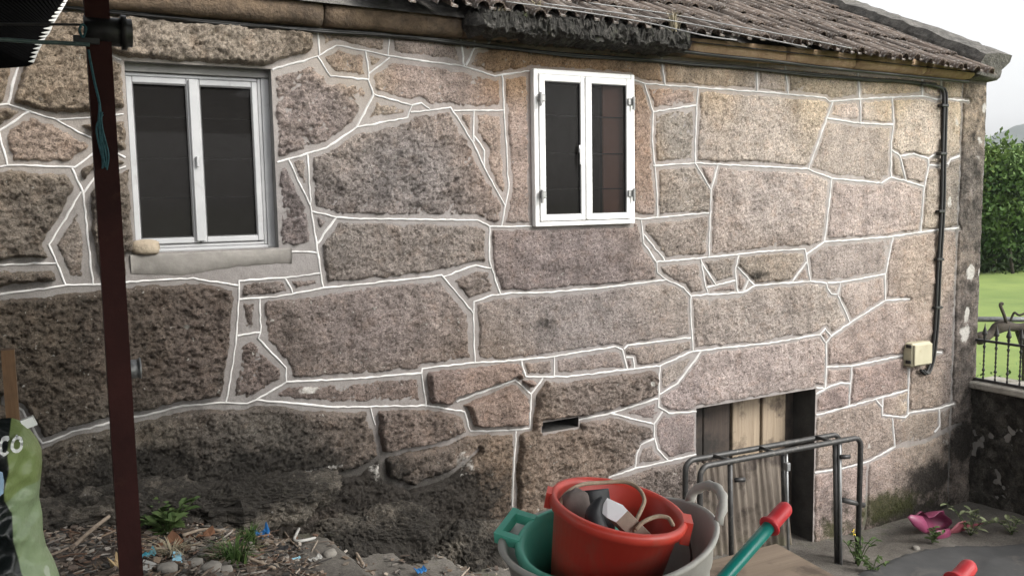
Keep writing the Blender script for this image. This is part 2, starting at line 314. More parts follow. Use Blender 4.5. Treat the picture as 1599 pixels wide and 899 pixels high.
class MB:
    def __init__(s): s.v = []; s.f = []; s.n = 0
    def add(s, V, Fc):
        V = np.asarray(V, float); s.v.append(V); s.f += [tuple(i+s.n for i in f) for f in Fc]; s.n += len(V); return s
    def box(s, a, b, bev=.004):
        a = np.array(a, float); b = np.array(b, float); bev = min(bev, (b-a).min()*.3)
        bm = bmesh.new(); bmesh.ops.create_cube(bm, size=1)
        for v in bm.verts: v.co = Vector(((a+b)/2+np.array(v.co)*(b-a)).tolist())
        if bev > 0: bmesh.ops.bevel(bm, geom=bm.edges[:], offset=bev, segments=1, affect='EDGES')
        bm.verts.index_update(); s.add([tuple(v.co) for v in bm.verts], [[v.index for v in f.verts] for f in bm.faces]); bm.free(); return s
    def obox(s, c, ax, ay, az, bev=.003):
        # oriented box: centre, half-axis vectors
        k = MB().box((-1, -1, -1), (1, 1, 1), 0); V = k.v[0]
        s.add(np.array(c)+V[:, :1]*np.array(ax)+V[:, 1:2]*np.array(ay)+V[:, 2:]*np.array(az), k.f); return s
    def tube(s, pts, r, n=8, cap=True):
        P = [np.array(p, float) for p in pts]; L = len(P); rr = r if hasattr(r, '__len__') else [r]*L
        T = [P[min(i+1, L-1)]-P[max(i-1, 0)] for i in range(L)]; T = [t/(np.linalg.norm(t)+1e-12) for t in T]
        up = np.array([0, 0, 1.]) if abs(T[0][2]) < .9 else np.array([1., 0, 0]); nrm = np.cross(T[0], up); nrm /= np.linalg.norm(nrm)
        V = []; Fc = []
        for i in range(L):
            nrm = nrm-T[i]*nrm.dot(T[i]); nrm /= np.linalg.norm(nrm)+1e-12; bn = np.cross(T[i], nrm)
            for k in range(n):
                a = 2*math.pi*k/n; V.append(P[i]+rr[i]*(math.cos(a)*nrm+math.sin(a)*bn))
        for i in range(L-1):
            for k in range(n): Fc.append((i*n+k, i*n+(k+1) % n, (i+1)*n+(k+1) % n, (i+1)*n+k))
        if cap: Fc.append(tuple(range(n))[::-1]); Fc.append(tuple(range((L-1)*n, L*n)))
        return s.add(V, Fc)
    def lathe(s, prof, c, n=40, axes=None, sx=1, sy=1):
        ax = np.eye(3) if axes is None else axes; V = []; Fc = []
        for (r, z) in prof:
            for k in range(n):
                a = 2*math.pi*k/n; V.append(np.array(c)+ax[0]*r*math.cos(a)*sx+ax[1]*r*math.sin(a)*sy+ax[2]*z)
        for i in range(len(prof)-1):
            for k in range(n): Fc.append((i*n+k, i*n+(k+1) % n, (i+1)*n+(k+1) % n, (i+1)*n+k))
        return s.add(V, Fc)
    def go(s, name, mat, parent=None, smooth=False, **k): return mk(name, np.concatenate(s.v), s.f, mat, parent, smooth, **k)
def smoothpath(pts, n=6):
    P = [np.array(p, float) for p in pts]; out = []
    for i in range(len(P)-1):
        p0, p1, p2, p3 = P[max(i-1, 0)], P[i], P[i+1], P[min(i+2, len(P)-1)]
        for k in range(n):
            t = k/n; out.append(.5*((2*p1)+(-p0+p2)*t+(2*p0-5*p1+4*p2-p3)*t*t+(-p0+3*p1-3*p2+p3)*t**3))
    out.append(P[-1]); return out
def rot_axes(tilt_vec):
    z = np.array(tilt_vec, float); z /= np.linalg.norm(z); x = np.cross([0, 1, 0], z); x /= np.linalg.norm(x); return np.array([x, np.cross(z, x), z])
# ================================================================== SETTING: ground, field, hill
def foot(X):   # ground level at the foot of the house wall
    return np.interp(X, [-4, -1, 0, .6, 1.2, 1.7, 2.7, 4.3, 5.5, 7.7, 12], [.75, .6, .52, .40, .17, -.02, -.38, -.74, -.84, -.87, -.9])
def gz(X, Y):
    X = np.asarray(X, float); Y = np.asarray(Y, float)
    z = foot(X)+np.clip(-Y, 0, 9)*np.interp(X, [0, 2, 5], [.02, .05, .045])
    z = z+.035*fbm(X*1.1, Y*1.1, 11, 4)+.012*fbm(X*6, Y*6, 15, 3)*np.interp(X, [3, 4.5], [1, .35])
    # broken ledges stepping down to the right
    st = np.interp(X, [.7, 1.0, 3.0, 3.6], [0, 1, 1, 0]); q = z/.14; zs = (np.floor(q)+np.clip((q-np.floor(q)-.72)/.28, 0, 1))*.14
    return z*(1-st*.75)+zs*st*.75
gx = np.concatenate([np.arange(-5, -.8, .12), np.arange(-.8, 3.4, .025), np.arange(3.4, 7.72, .045)]); gy = np.concatenate([np.arange(-9, -2.2, .12), np.arange(-2.2, .6, .025)])
GX, GY = np.meshgrid(gx, gy, indexing='ij'); GZ = gz(GX, np.minimum(GY, 0))
nx_, ny_ = GX.shape; idx = np.arange(nx_*ny_).reshape(nx_, ny_)
Fg = np.stack([idx[:-1, :-1], idx[1:, :-1], idx[1:, 1:], idx[:-1, 1:]], -1).reshape(-1, 4)
mo = np.interp(GX, [-1, .6, 1.2, 2.6, 3.2, 5.2, 6.2, 7.2], [.25, .2, .5, .62, .3, .3, .5, .4])*np.clip(1+GY/np.interp(GX, [.8, 1.6, 5], [.5, .9, .5]), 0, 1)
li = np.interp(GX, [-2, .9, 1.15, 1.3], [.85, .8, .35, .05])+.15*fbm(GX*2, GY*2, 31)
li = np.where(GX > 2, .08, li)
yard = mk('ground', np.c_[GX.ravel(), GY.ravel(), GZ.ravel()], Fg, M['soil'], None, True, (0, 0, 0), {'moss': mo.ravel(), 'litter': li.ravel()}); tag(yard, kind='structure')
# meadow, reaching the horizon, lower than the yard
fx = [8.0, 9, 12, 20, 40, 80, 200, 700, 1900]; fy = [-1200, -400, -60, -20, -6, 0, 4, 10, 20, 40, 90, 300, 1900]
FX, FY = np.meshgrid(fx, fy, indexing='ij'); FZ = np.interp(FX, [8, 12, 20, 40, 3000], [-.9, -1.5, -1.9, -2.0, -2.0])
ii = np.arange(FX.size).reshape(FX.shape)
fld = mk('meadow', np.c_[FX.ravel(), FY.ravel(), FZ.ravel()], np.stack([ii[:-1, :-1], ii[1:, :-1], ii[1:, 1:], ii[:-1, 1:]], -1).reshape(-1, 4), M['field'], None, True, (0, 0, 0)); tag(fld, kind='structure')
# distant hill
hv = []; hf = []; nh = 60
for i in range(nh):
    a = i/(nh-1); px = 1380+a*420; h = np.interp(px, [1380, 1500, 1545, 1570, 1600, 1680, 1800], [234, 226, 212, 204, 193, 180, 200])+.8*math.sin(i*1.7)+1.2*math.sin(i*.6)
    top = DP(px, h, 1500); base = DP(px, 300, 1500); base[2] = -3; back = top+np.array([60, 60, -20]); back[2] = -3
    front = base-(np.array([B3[2][0], B3[2][1], 0])*420); front[2] = -3
    mid = (top*.55+front*.45); mid[2] = top[2]*.5+1.5*math.sin(i*.9)
    hv += [front, mid, top, back]
for i in range(nh-1):
    for k in range(3): hf.append((i*4+k, i*4+4+k, i*4+5+k, i*4+1+k))
tag(mk('hill', hv, hf, M['hill'], None, True), kind='structure')
# ================================================================== THE HOUSE
house = thing('stone_house', (3.5, 0, -.9), 'old granite house with whitened mortar joints, tiled roof and two windows', 'house')
S = .01
def snap(v): return round(v/S)*S
OPEN_L = (.40, 1.16, 1.85, 2.86); OPEN_W = (2.92, 3.60, 1.97, 2.90); OPEN_D = (4.27, 5.55, -1.02, .49)
a_, b_ = W(846, 663), W(903, 655); SLOT = (snap(a_[0]), snap(b_[0]), snap(a_[2]-.055), snap(a_[2]+.012))
SILL = (.36, 1.40, 1.70, 1.845)
LINES = '''-60,158 0,164 12,163 45,174 85,186 140,215 165,230 196,247;28,103 12,163;45,174 0,204 -40,225;88,187 140,184 193,178;172,86 190,95;-3,204 3,226 12,258
-60,270 12,258 105,261 118,261 144,240 165,230;111,262 130,300 136,360 145,444;130,300 150,275 181,266 197,261;127,299 77,382 103,446;-40,415 87,411;28,103 30,60 24,20
-60,468 0,459 70,451 105,445 157,444 193,441 302,434 372,446;373,439 400,436 445,434 500,426;373,437 373,460 372,480 368,538 353,627;373,467 430,463 505,450 600,440 690,430 739,489
371,524 407,518;405,466 407,518 403,528 447,574 447,596 400,624 385,630 353,628 285,633 240,645 208,651 112,674 66,693 35,640 10,625
447,596 540,592 658,582 660,575 741,566 800,563 814,562 865,556 960,541 972,546 975,560 979,577;974,545 980,539 1079,527;658,582 665,629 665,634
400,624 520,635 665,633 725,642 734,673 800,671 827,668 829,615 805,593 712,627;578,634 585,662;848,590 829,615;814,562 820,588 885,588 979,577 1030,571 1080,549 1130,543 1200,536 1280,522
865,556 865,587;977,558 988,558 990,576;1030,571 1028,623 1028,636;1095,548 1058,598 1030,615;903,655 954,645 1027,622;954,645 1021,662 1034,642;1028,635 1044,645 1087,642
1021,662 1021,680 1026,700 1042,718;1021,685 1000,694 994,708 992,730;950,745 992,731 1042,720 1087,709;806,672 801,740 800,800
739,489 740,471 768,461 800,458 860,456 935,450 1040,437;739,489 741,566;1025,409 1026,425 1040,437 1067,449 1078,462 1078,490 1082,547;1078,462 1160,457 1178,446
692,432 743,414 766,419;764,354 764,408 775,443 781,459;488,330 525,339 548,341 745,344 765,354 800,354 830,353;525,339 496,380
480,240 485,320 496,395 504,449;450,249 484,320;434,254 479,240 510,231 557,199 583,148 575,125 515,119 497,89;400,392 495,394;445,434 454,450 457,459
425,109 497,88 525,71 571,80 608,88 725,104 773,119 800,115 826,111;494,28 499,87;611,32 605,88;571,80 576,115 575,125;609,90 576,115;583,148 643,165 636,184 557,199;643,165 658,161 671,171
641,176 704,168 738,223 757,264 788,321;708,173 788,173;740,173 739,222;740,212 749,224 756,235 756,262;784,118 790,225 794,295 788,325 783,353
717,43 725,104;739,50 741,75 727,103;741,76 758,74 774,55;986,124 1008,131 1088,137 1200,145 1289,153 1295,159 1342,155 1439,150 1462,156 1470,154 1512,158
1034,80 1033,97 1038,132;1183,93 1182,144;1006,132 1019,173 1019,225 1025,298 1026,338;1019,175 1087,165;1089,138 1085,225 1085,255;1020,259 1085,255 1200,261 1260,264 1299,279 1376,286 1391,277 1414,283 1442,291
1085,255 1110,297 1121,257;1110,297 1108,350 1106,402;985,340 1003,342 1106,333;1001,343 1005,380 1025,409;1004,365 1038,407;1025,409 1108,402 1200,392 1257,389 1265,439
1094,404 1101,447 1105,460;1095,410 1118,446;1104,449 1148,438;1153,398 1148,418 1150,449 1152,457;1151,417 1178,446;1168,437 1163,449 1160,457;1178,446 1265,439 1290,442 1292,450 1297,459 1308,460 1311,450 1312,441
1300,159 1276,225 1262,264;1343,155 1343,194;1291,185 1343,193 1394,195;1393,153 1395,195 1391,225 1391,277;1226,100 1230,147;1340,112 1342,154;1440,123 1440,150;1470,125 1469,153
1392,235 1405,244 1414,282;1405,244 1427,241 1449,248 1450,258 1443,292 1437,362;1449,248 1457,243 1469,242;1451,258 1469,259;1479,257 1484,249 1498,244
1298,280 1287,378;1258,398 1287,378 1389,370 1464,359 1497,356;1237,439 1259,409;1292,442 1312,441 1382,428;1394,370 1382,428 1382,468;1308,461 1327,504;1297,525 1327,504 1382,469 1420,467
1280,522 1288,513 1297,524 1290,536 1280,522;1290,536 1290,572 1288,606;1290,573 1332,571 1419,553 1470,550;1330,571 1325,634;1274,605 1289,606 1312,598 1327,599;1288,607 1274,616
1274,648 1327,634 1417,609;1419,575 1417,648;1367,623 1377,635;1378,621 1377,648 1413,652 1420,644 1464,638 1490,630;1393,652 1395,675 1397,697 1380,707 1354,721 1319,730 1272,738;1466,638 1467,665 1459,675'''
EDGES = '''585,662 592,700 600,745;734,673 700,690 640,700 592,712 560,735 400,760 220,775 60,795 -60,800;800,800 797,900;600,745 640,760 700,740 745,700;1397,697 1440,690 1500,660;1354,721 1352,800 1340,860'''
def parse(t):
    return [[tuple(float(c) for c in p.split(',')) for p in l.split()] for l in t.replace('\n', ';').split(';') if l.strip()]
def topoly(pl):
    o = []
    for p in pl:
        q = W(*p); o.append((q[0], q[2]))
    return o
WL = [topoly(p) for p in parse(LINES)]; EL = [topoly(p) for p in parse(EDGES)]
X0, X1, Z0, Z1 = -.75, 7.70, -1.02, 3.16
def rect(r): return [(r[0], r[2]), (r[1], r[2]), (r[1], r[3]), (r[0], r[3]), (r[0], r[2])]
EDGEBOX = [rect(OPEN_L), rect((2.84, 3.67, 1.91, 2.96)), rect(OPEN_D), rect(SLOT), rect(SILL), [(X0, 3.10), (X1, 3.10)], [(7.34, -1), (7.34, 3.16)], [(X0, Z0), (X1, Z0), (X1, Z1), (X0, Z1), (X0, Z0)]]
NX, NZ = int(round((X1-X0)/S))+1, int(round((Z1-Z0)/S))+1
xs = X0+np.arange(NX)*S; zs = Z0+np.arange(NZ)*S
XX, ZZ = np.meshgrid(xs, zs, indexing='ij')
def distfield(polys, R=.36):
    D = np.full((NX, NZ), R)
    for pl in polys:
        for (ax, az), (bx, bz) in zip(pl[:-1], pl[1:]):
            i0 = max(int((min(ax, bx)-R-X0)/S), 0); i1 = min(int((max(ax, bx)+R-X0)/S)+2, NX); k0 = max(int((min(az, bz)-R-Z0)/S), 0); k1 = min(int((max(az, bz)+R-Z0)/S)+2, NZ)
            if i1 <= i0 or k1 <= k0: continue
            x = XX[i0:i1, k0:k1]-ax; z = ZZ[i0:i1, k0:k1]-az; dx, dz = bx-ax, bz-az; L = dx*dx+dz*dz+1e-12
            t = np.clip((x*dx+z*dz)/L, 0, 1); d = np.hypot(x-t*dx, z-t*dz); D[i0:i1, k0:k1] = np.minimum(D[i0:i1, k0:k1], d)
    return D
Dw = distfield(WL); De = distfield(EL); Db = distfield(EDGEBOX)
bar = np.minimum(np.minimum(Dw, De), Db) > .0074
lab = np.zeros((NX, NZ), int); nl = 0
barl = bar.tolist(); labl = [[0]*NZ for _ in range(NX)]
for i in range(0, NX, 2):
    for k in range(0, NZ, 2):
        if barl[i][k] and not labl[i][k]:
            nl += 1; dq = deque([(i, k)]); labl[i][k] = nl
            while dq:
                a, b = dq.popleft()
                for p, q in ((a+1, b), (a-1, b), (a, b+1), (a, b-1)):
                    if 0 <= p < NX and 0 <= q < NZ and barl[p][q] and not labl[p][q]: labl[p][q] = nl; dq.append((p, q))
lab = np.array(labl)
# colours of the stones, from place to place in the wall
CT = [(60, 130, .34, .27, .19), (90, 330, .23, .20, .165), (60, 220, .33, .27, .20), (330, 60, .40, .345, .275), (500, 170, .37, .325, .285), (545, 100, .46, .37, .25), (680, 130, .37, .31, .265), (630, 270, .30, .275, .26), (640, 380, .26, .225, .205), (560, 65, .36, .30, .24), (660, 75, .36, .29, .25),
 (900, 90, .38, .24, .12), (800, 92, .38, .24, .12), (1005, 110, .38, .26, .15), (1000, 230, .36, .26, .18), (800, 220, .38, .29, .235), (890, 410, .26, .225, .205), (1100, 115, .46, .36, .25), (1270, 125, .48, .39, .27), (1400, 135, .48, .39, .26), (1190, 200, .43, .375, .325), (1060, 210, .37, .325, .29), (1330, 230, .45, .395, .335), (1430, 200, .46, .40, .33),
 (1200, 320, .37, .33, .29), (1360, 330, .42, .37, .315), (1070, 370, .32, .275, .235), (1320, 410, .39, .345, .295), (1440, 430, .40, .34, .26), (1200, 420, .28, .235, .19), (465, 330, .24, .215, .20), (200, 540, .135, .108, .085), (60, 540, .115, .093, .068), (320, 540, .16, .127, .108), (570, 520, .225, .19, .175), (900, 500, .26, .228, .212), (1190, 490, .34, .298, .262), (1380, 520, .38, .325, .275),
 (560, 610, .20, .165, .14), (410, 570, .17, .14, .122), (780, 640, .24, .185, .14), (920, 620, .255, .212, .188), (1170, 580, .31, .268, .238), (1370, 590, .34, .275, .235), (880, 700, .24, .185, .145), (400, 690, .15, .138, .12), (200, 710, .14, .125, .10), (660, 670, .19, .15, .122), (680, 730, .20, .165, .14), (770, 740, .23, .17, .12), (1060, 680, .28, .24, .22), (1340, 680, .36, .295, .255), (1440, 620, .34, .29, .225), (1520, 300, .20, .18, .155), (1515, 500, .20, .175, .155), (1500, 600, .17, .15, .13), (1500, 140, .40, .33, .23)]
ctp = np.array([W(a, b)[[0, 2]] for a, b, *_ in CT]); ctc = np.array([c[2:] for c in CT])
def tint(x, z):
    d = (x[..., None]-ctp[:, 0])**2+(z[..., None]-ctp[:, 1])**2+.012; w_ = d**-2.2
    return (w_[..., None]*ctc).sum(-2)/w_.sum(-1)[..., None]
# algae and moss patches, and eaves slab shade painted as dark blobs: (px, py, radius x, radius z, amount)
GRIME_SHADE = [(350, 752, .80, .17, 1.25), (220, 735, .45, .16, 1.0), (560, 755, .45, .20, 1.05), (680, 790, .55, .30, 1.15), (600, 830, .7, .25, 1.2), (120, 770, .5, .2, .8), (740, 850, .4, .3, 1.), (620, 640, .3, .1, .3), (1450, 745, .45, .20, 1.0), (1500, 690, .30, .28, .95), (1420, 800, .9, .25, .9), (1490, 610, .15, .25, .55), (1525, 500, .16, .6, .5), (1530, 250, .15, .9, .42), (1300, 800, .3, .3, .55), (1180, 430, .12, .05, .6), (850, 500, .10, .08, .62), (900, 660, .1, .04, .3), (430, 690, .9, .12, .42), (60, 480, .35, .12, .38), (100, 320, .2, .2, .3), (200, 560, .9, .22, .26), (850, 62, .62, .045, 1.1), (620, 45, .5, .03, .75), (1000, 80, .28, .04, .9), (1440, 430, .08, .15, .3), (640, 235, .5, .15, .22), (330, 636, 1.1, .06, .42), (7, 0, 0.001, .001, 0)]  # blob along the lower left joints is part stain, part painted shade
MO = [(560, 850, .6, .2, .8), (700, 860, .5, .15, .6), (1380, 790, .55, .18, .95), (1300, 830, .3, .22, .8), (1450, 780, .5, .15, .55), (250, 790, .5, .1, .4)]
LI = [(1513, 425, .07, .09, 1.), (1527, 425, .03, .05, .9), (1506, 490, .05, .10, .85), (1504, 520, .09, .12, .8), (1535, 168, .05, .06, .8), (1527, 220, .06, .09, .6), (1524, 245, .05, .05, .6), (1479, 315, .05, .07, .8), (1490, 190, .06, .1, .6), (1494, 310, .05, .05, .6), (1355, 695, .05, .05, .6), (1475, 690, .10, .09, .5), (370, 610, .10, .03, .0), (480, 608, .09, .035, .7), (585, 735, .10, .09, .55), (720, 720, .16, .16, .5), (500, 728, .25, .03, .6), (290, 508, .03, .02, .7), (960, 600, .03, .03, .5), (1012, 597, .03, .03, .7), (860, 595, .03, .02, .7)]
def blobs(x, z, T):
    r = np.zeros_like(x)
    for px, py, rx, rz, a in T:
        q = W(px, py); r = np.maximum(r, a*np.exp(-(((x-q[0])/rx)**2+((z-q[2])/rz)**2)*.9))
    return np.where(r < .06, 0, r)
TINT = tint(XX, ZZ); TL_ = TINT.mean(-1, keepdims=True); TINT = (TL_+(TINT-TL_)*.76)*np.array([.87, .825, .815])*np.interp(XX, [1.5, 3, 6], [.96, 1.04, 1.17])[..., None]; GRI_SHADE = blobs(XX, ZZ, GRIME_SHADE); GRI_SHADE = np.where(XX > 7.31, np.maximum(GRI_SHADE, .5), GRI_SHADE); MOS = blobs(XX, ZZ, MO); LIC = blobs(XX, ZZ, LI)  # TINT lightens to the right, painting in the brighter light on that side
# mortar body of the wall
inop = np.zeros((NX, NZ), bool)
cx, cz = XX+S/2, ZZ+S/2
for r in (OPEN_L, OPEN_W, OPEN_D, SLOT): inop |= (cx > r[0]) & (cx < r[1]) & (cz > r[2]) & (cz < r[3])
my = -(.004*fbm(XX*5, ZZ*5, 40, 3)+.0022*pn(XX*22, ZZ*22, 44))
my += np.where(XX > 7.3, -.012*fbm(XX*7, ZZ*4, 47)*np.clip((XX-7.3)*8, 0, 1), 0)
def gridmesh(mask_cell, Y, step=1):
    ids = np.full((NX, NZ), -1); use = np.zeros((NX, NZ), bool)
    c = mask_cell[:-1, :-1]; use[:-1, :-1] |= c; use[1:, :-1] |= c; use[:-1, 1:] |= c; use[1:, 1:] |= c
    ids[use] = np.arange(use.sum()); I, K = np.where(c)
    Fc = np.stack([ids[I, K], ids[I+1, K], ids[I+1, K+1], ids[I, K+1]], -1)
    V = np.c_[XX[use], Y[use], ZZ[use]]; return V, Fc, use
def npmesh(name, V, Fc, mat, parent, attrs, smooth=True):
    me = bpy.data.meshes.new(name); V = (V-ROOT[parent]).astype(np.float32)
    me.vertices.add(len(V)); me.vertices.foreach_set('co', V.ravel()); n = len(Fc); me.loops.add(n*4); me.loops.foreach_set('vertex_index', Fc.ravel().astype(np.int32))
    me.polygons.add(n); me.polygons.foreach_set('loop_start', np.arange(n, dtype=np.int32)*4); me.polygons.foreach_set('loop_total', np.full(n, 4, np.int32))
    me.update(calc_edges=True); me.materials.append(mat)
    if smooth: me.polygons.foreach_set('use_smooth', np.ones(n, bool))
    for k, a in attrs.items():
        a = np.asarray(a, np.float32)
        if a.ndim == 2:
            at = me.attributes.new(k, 'FLOAT_COLOR', 'POINT'); at.data.foreach_set('color', np.c_[a, np.ones(len(a), np.float32)].ravel())
        else: at = me.attributes.new(k, 'FLOAT', 'POINT'); at.data.foreach_set('value', a)
    o = bpy.data.objects.new(name, me); COL.objects.link(o); o.parent = parent; ROOT[o] = ROOT[parent]; return o
V, Fc, use = gridmesh(~inop, my)
wall = npmesh('wall', V, Fc, M['mortar'], house, {'tint': TINT[use], 'grime_shade': GRI_SHADE[use], 'moss': MOS[use]})
# the stones: each cell between the joints carries one rough block
wob = .016*fbm(XX*6, ZZ*6, 60, 3)+.007*pn(XX*26, ZZ*26, 64)+.004*pn(XX*60, ZZ*60, 66)
inset = np.clip(.021+.022*fbm(XX*2.0, ZZ*2.0, 70, 3), .009, .055)
ca, sa = math.cos(.6), math.sin(.6); U1, U2 = XX*ca+ZZ*sa, -XX*sa+ZZ*ca
rid = lambda n: 1-2*np.abs(n)
wx, wz = .03*fbm(XX*9, ZZ*9, 75, 2), .03*fbm(XX*9, ZZ*9, 77, 2)
relief = .012*fbm(XX*3.5, ZZ*3.5, 80, 2)+.030*fbm((U1+wx)*9, (U2+wz)*15, 84, 5)+.006*rid(pn((U1+wx)*17, (U2+wz)*30, 86))+.006*pn(XX*62, ZZ*62, 88)+.0045*np.random.RandomState(5).randn(NX, NZ)
sizes = np.bincount(lab.ravel(), minlength=nl+1); Dmin = np.minimum(Dw, De)
def in_rect(x, z, r): return r[0] < x < r[1] and r[2] < z < r[3]
NOSTONE = [OPEN_L, (2.84, 3.67, 1.91, 2.96), OPEN_D, SLOT, SILL]
stones = []
rs = np.random.RandomState(12)
order = [l for l in range(1, nl+1) if sizes[l] > 40]
for l in order:
    reg = lab == l
    I = np.where(reg.any(1))[0]; K = np.where(reg.any(0))[0]; sl_ = (slice(max(I[0]-1, 0), I[-1]+2), slice(max(K[0]-1, 0), K[-1]+2)); rg = reg[sl_]
    x, z = XX[sl_], ZZ[sl_]; mxc, mzc = x[rg].mean(), z[rg].mean()
    if any(in_rect(mxc, mzc, r) for r in NOSTONE) or mzc > 3.1: continue
    depth = np.minimum(Dw[sl_], np.minimum(De[sl_], Db[sl_]+.02))[rg].max()
    if depth < .022: continue
    fac = min(1, depth/.085)
    ins = inset[sl_]*(.35+.65*fac)*np.interp(mxc, [2, 5], [1.05, .72])
    sd = np.minimum(np.minimum(Dw[sl_]-ins, De[sl_]-.012), Db[sl_]-.009)+wob[sl_]*(.4+.6*fac)
    # round the corners a little: blend by neighbourhood minimum of both fields
    low = mzc < W(300, 660)[2] and mxc < 2.6
    A = rs.uniform(.003, .014)*(.5+.5*fac)+(.045 if low else 0); edge = rs.uniform(.012, .026)
    if mxc > 7.34: A = .012; edge = .05
    t = np.clip((sd-.001)/edge, 0, 1); prof = t*t*(3-2*t)
    k = (1.4 if low else 1.)*(.55 if .25 < mzc < 1.2 and 2 < mxc < 4.6 else 1.)*np.interp(mxc, [1, 3, 6.5], [1., .82, .5])*(.45+.55*fac)
    dome = np.clip(sd/.2, 0, 1)*rs.uniform(0, .018)
    k = k*rs.uniform(.65, 1.25)
    h = -.016+(A+.016)*prof+(relief[sl_]*k+dome)*prof
    cell = rg & (sd > -.014)
    cm = cell[:-1, :-1] & cell[1:, :-1] & cell[:-1, 1:] & cell[1:, 1:]
    if cm.sum() < 12: continue
    full = np.zeros((NX, NZ), bool); full[sl_][:-1, :-1] = cm
    Yf = np.zeros((NX, NZ)); Yf[sl_] = my[sl_]-h
    V, Fc, use = gridmesh(full, Yf)
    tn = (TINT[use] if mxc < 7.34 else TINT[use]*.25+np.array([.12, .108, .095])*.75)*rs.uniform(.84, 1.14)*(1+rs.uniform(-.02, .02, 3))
    stones.append(npmesh('stone', V, Fc, M['granite'], wall, {'tint': tn, 'grime_shade': GRI_SHADE[use], 'moss': MOS[use], 'lichen': LIC[use]}))
# whitened joint lines: a thin raised bead along every joint
def gsample(A, x, z):
    i = np.clip(((np.asarray(x)-X0)/S).astype(int), 0, NX-1); k = np.clip(((np.asarray(z)-Z0)/S).astype(int), 0, NZ-1); return A[i, k]
lr = np.random.RandomState(4)
for pl in WL:
    P = [np.array(pl[0])]
    for a, b in zip(pl[:-1], pl[1:]):
        a = np.array(a); b = np.array(b); n = max(1, int(np.linalg.norm(b-a)/.03))
        for q in range(1, n+1): P.append(a+(b-a)*q/n)
    P = [p for p in P if X0+.01 < p[0] < X1-.01 and p[1] < 3.14 and p[1] > -1]
    if len(P) < 2: continue
    P = np.array(P); P += lr.normal(0, .0017, P.shape); L = len(P)
    T = np.gradient(P, axis=0); T /= np.linalg.norm(T, axis=1)[:, None]+1e-9; N = np.c_[-T[:, 1], T[:, 0]]
    wd = np.interp(P[:, 0], [0, 3, 7], [.0062, .0072, .0098])*(1+.45*pn(np.arange(L)*.45, np.full(L, lr.uniform(0, 50)), 5)+.25*pn(np.arange(L)*.13, np.full(L, lr.uniform(0, 50)), 6))
    yb = gsample(my, P[:, 0], P[:, 1]); V = []; Fc = []
    for i in range(L):
        for off, hgt in ((-1, -.004), (-.55, .005), (.55, .005), (1, -.004)):
            q = P[i]+N[i]*wd[i]*off; V.append((q[0], yb[i]-hgt-.001, q[1]))
    for i in range(L-1):
        for k in range(3): Fc.append((i*4+k, i*4+4+k, i*4+5+k, i*4+1+k))
    Va = np.array(V); mk('joint_line', V, Fc, M['line'], wall, True, attrs={'grime_shade': gsample(GRI_SHADE, Va[:, 0], Va[:, 2])})
# openings: reveals
def reveal(name, r, d, mat, wid=0):
    x0, x1, z0, z1 = r; V = [(x0, 0, z0), (x1, 0, z0), (x1, 0, z1), (x0, 0, z1), (x0, d, z0), (x1, d, z0), (x1, d, z1), (x0, d, z1)]
    return mk(name, V, [(0, 1, 5, 4), (1, 2, 6, 5), (2, 3, 7, 6), (3, 0, 4, 7)], mat, wall)
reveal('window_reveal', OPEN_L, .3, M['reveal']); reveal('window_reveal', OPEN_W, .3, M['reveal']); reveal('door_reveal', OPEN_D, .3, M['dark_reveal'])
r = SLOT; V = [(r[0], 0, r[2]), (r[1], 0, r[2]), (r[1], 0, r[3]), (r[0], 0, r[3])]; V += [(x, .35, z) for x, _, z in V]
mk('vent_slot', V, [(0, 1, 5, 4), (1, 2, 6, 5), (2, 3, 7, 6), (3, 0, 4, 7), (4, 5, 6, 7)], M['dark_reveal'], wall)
# gable side of the house and back, so the building is closed
gb = MB(); gb.add([(7.69, .0, -1.02), (7.69, 6, -1.02), (7.69, 6, 3.2), (7.69, 3.3, 4.75), (7.69, .0, 3.16)], [(0, 1, 2, 3, 4)])
gb.add([(-5, .6, -1.02), (-5, 6, -1.02), (7.69, 6, -1.02), (-5, 6, 3.2), (7.69, 6, 3.2)], [(1, 2, 4, 3)]); gb.go('gable_wall', M['cement'], house)
wl = MB(); wl.add([(-5, .01, -.6), (-.75, .01, -.6), (-.75, .01, 3.16), (-5, .01, 3.16)], [(0, 1, 2, 3)]); wl.go('side_wall', M['cement'], house)
# rooms behind the windows
def room(r):
    x0, x1, z0, z1 = r[0]-.3, r[1]+.3, r[2]-.3, r[3]+.2; b = MB()
    V = [(x0, .32, z0), (x1, .32, z0), (x1, .32, z1), (x0, .32, z1), (x0, 1.6, z0), (x1, 1.6, z0), (x1, 1.6, z1), (x0, 1.6, z1)]
    b.add(V, [(4, 5, 6, 7), (0, 1, 5, 4), (1, 2, 6, 5), (2, 3, 7, 6), (3, 0, 4, 7)]); return b
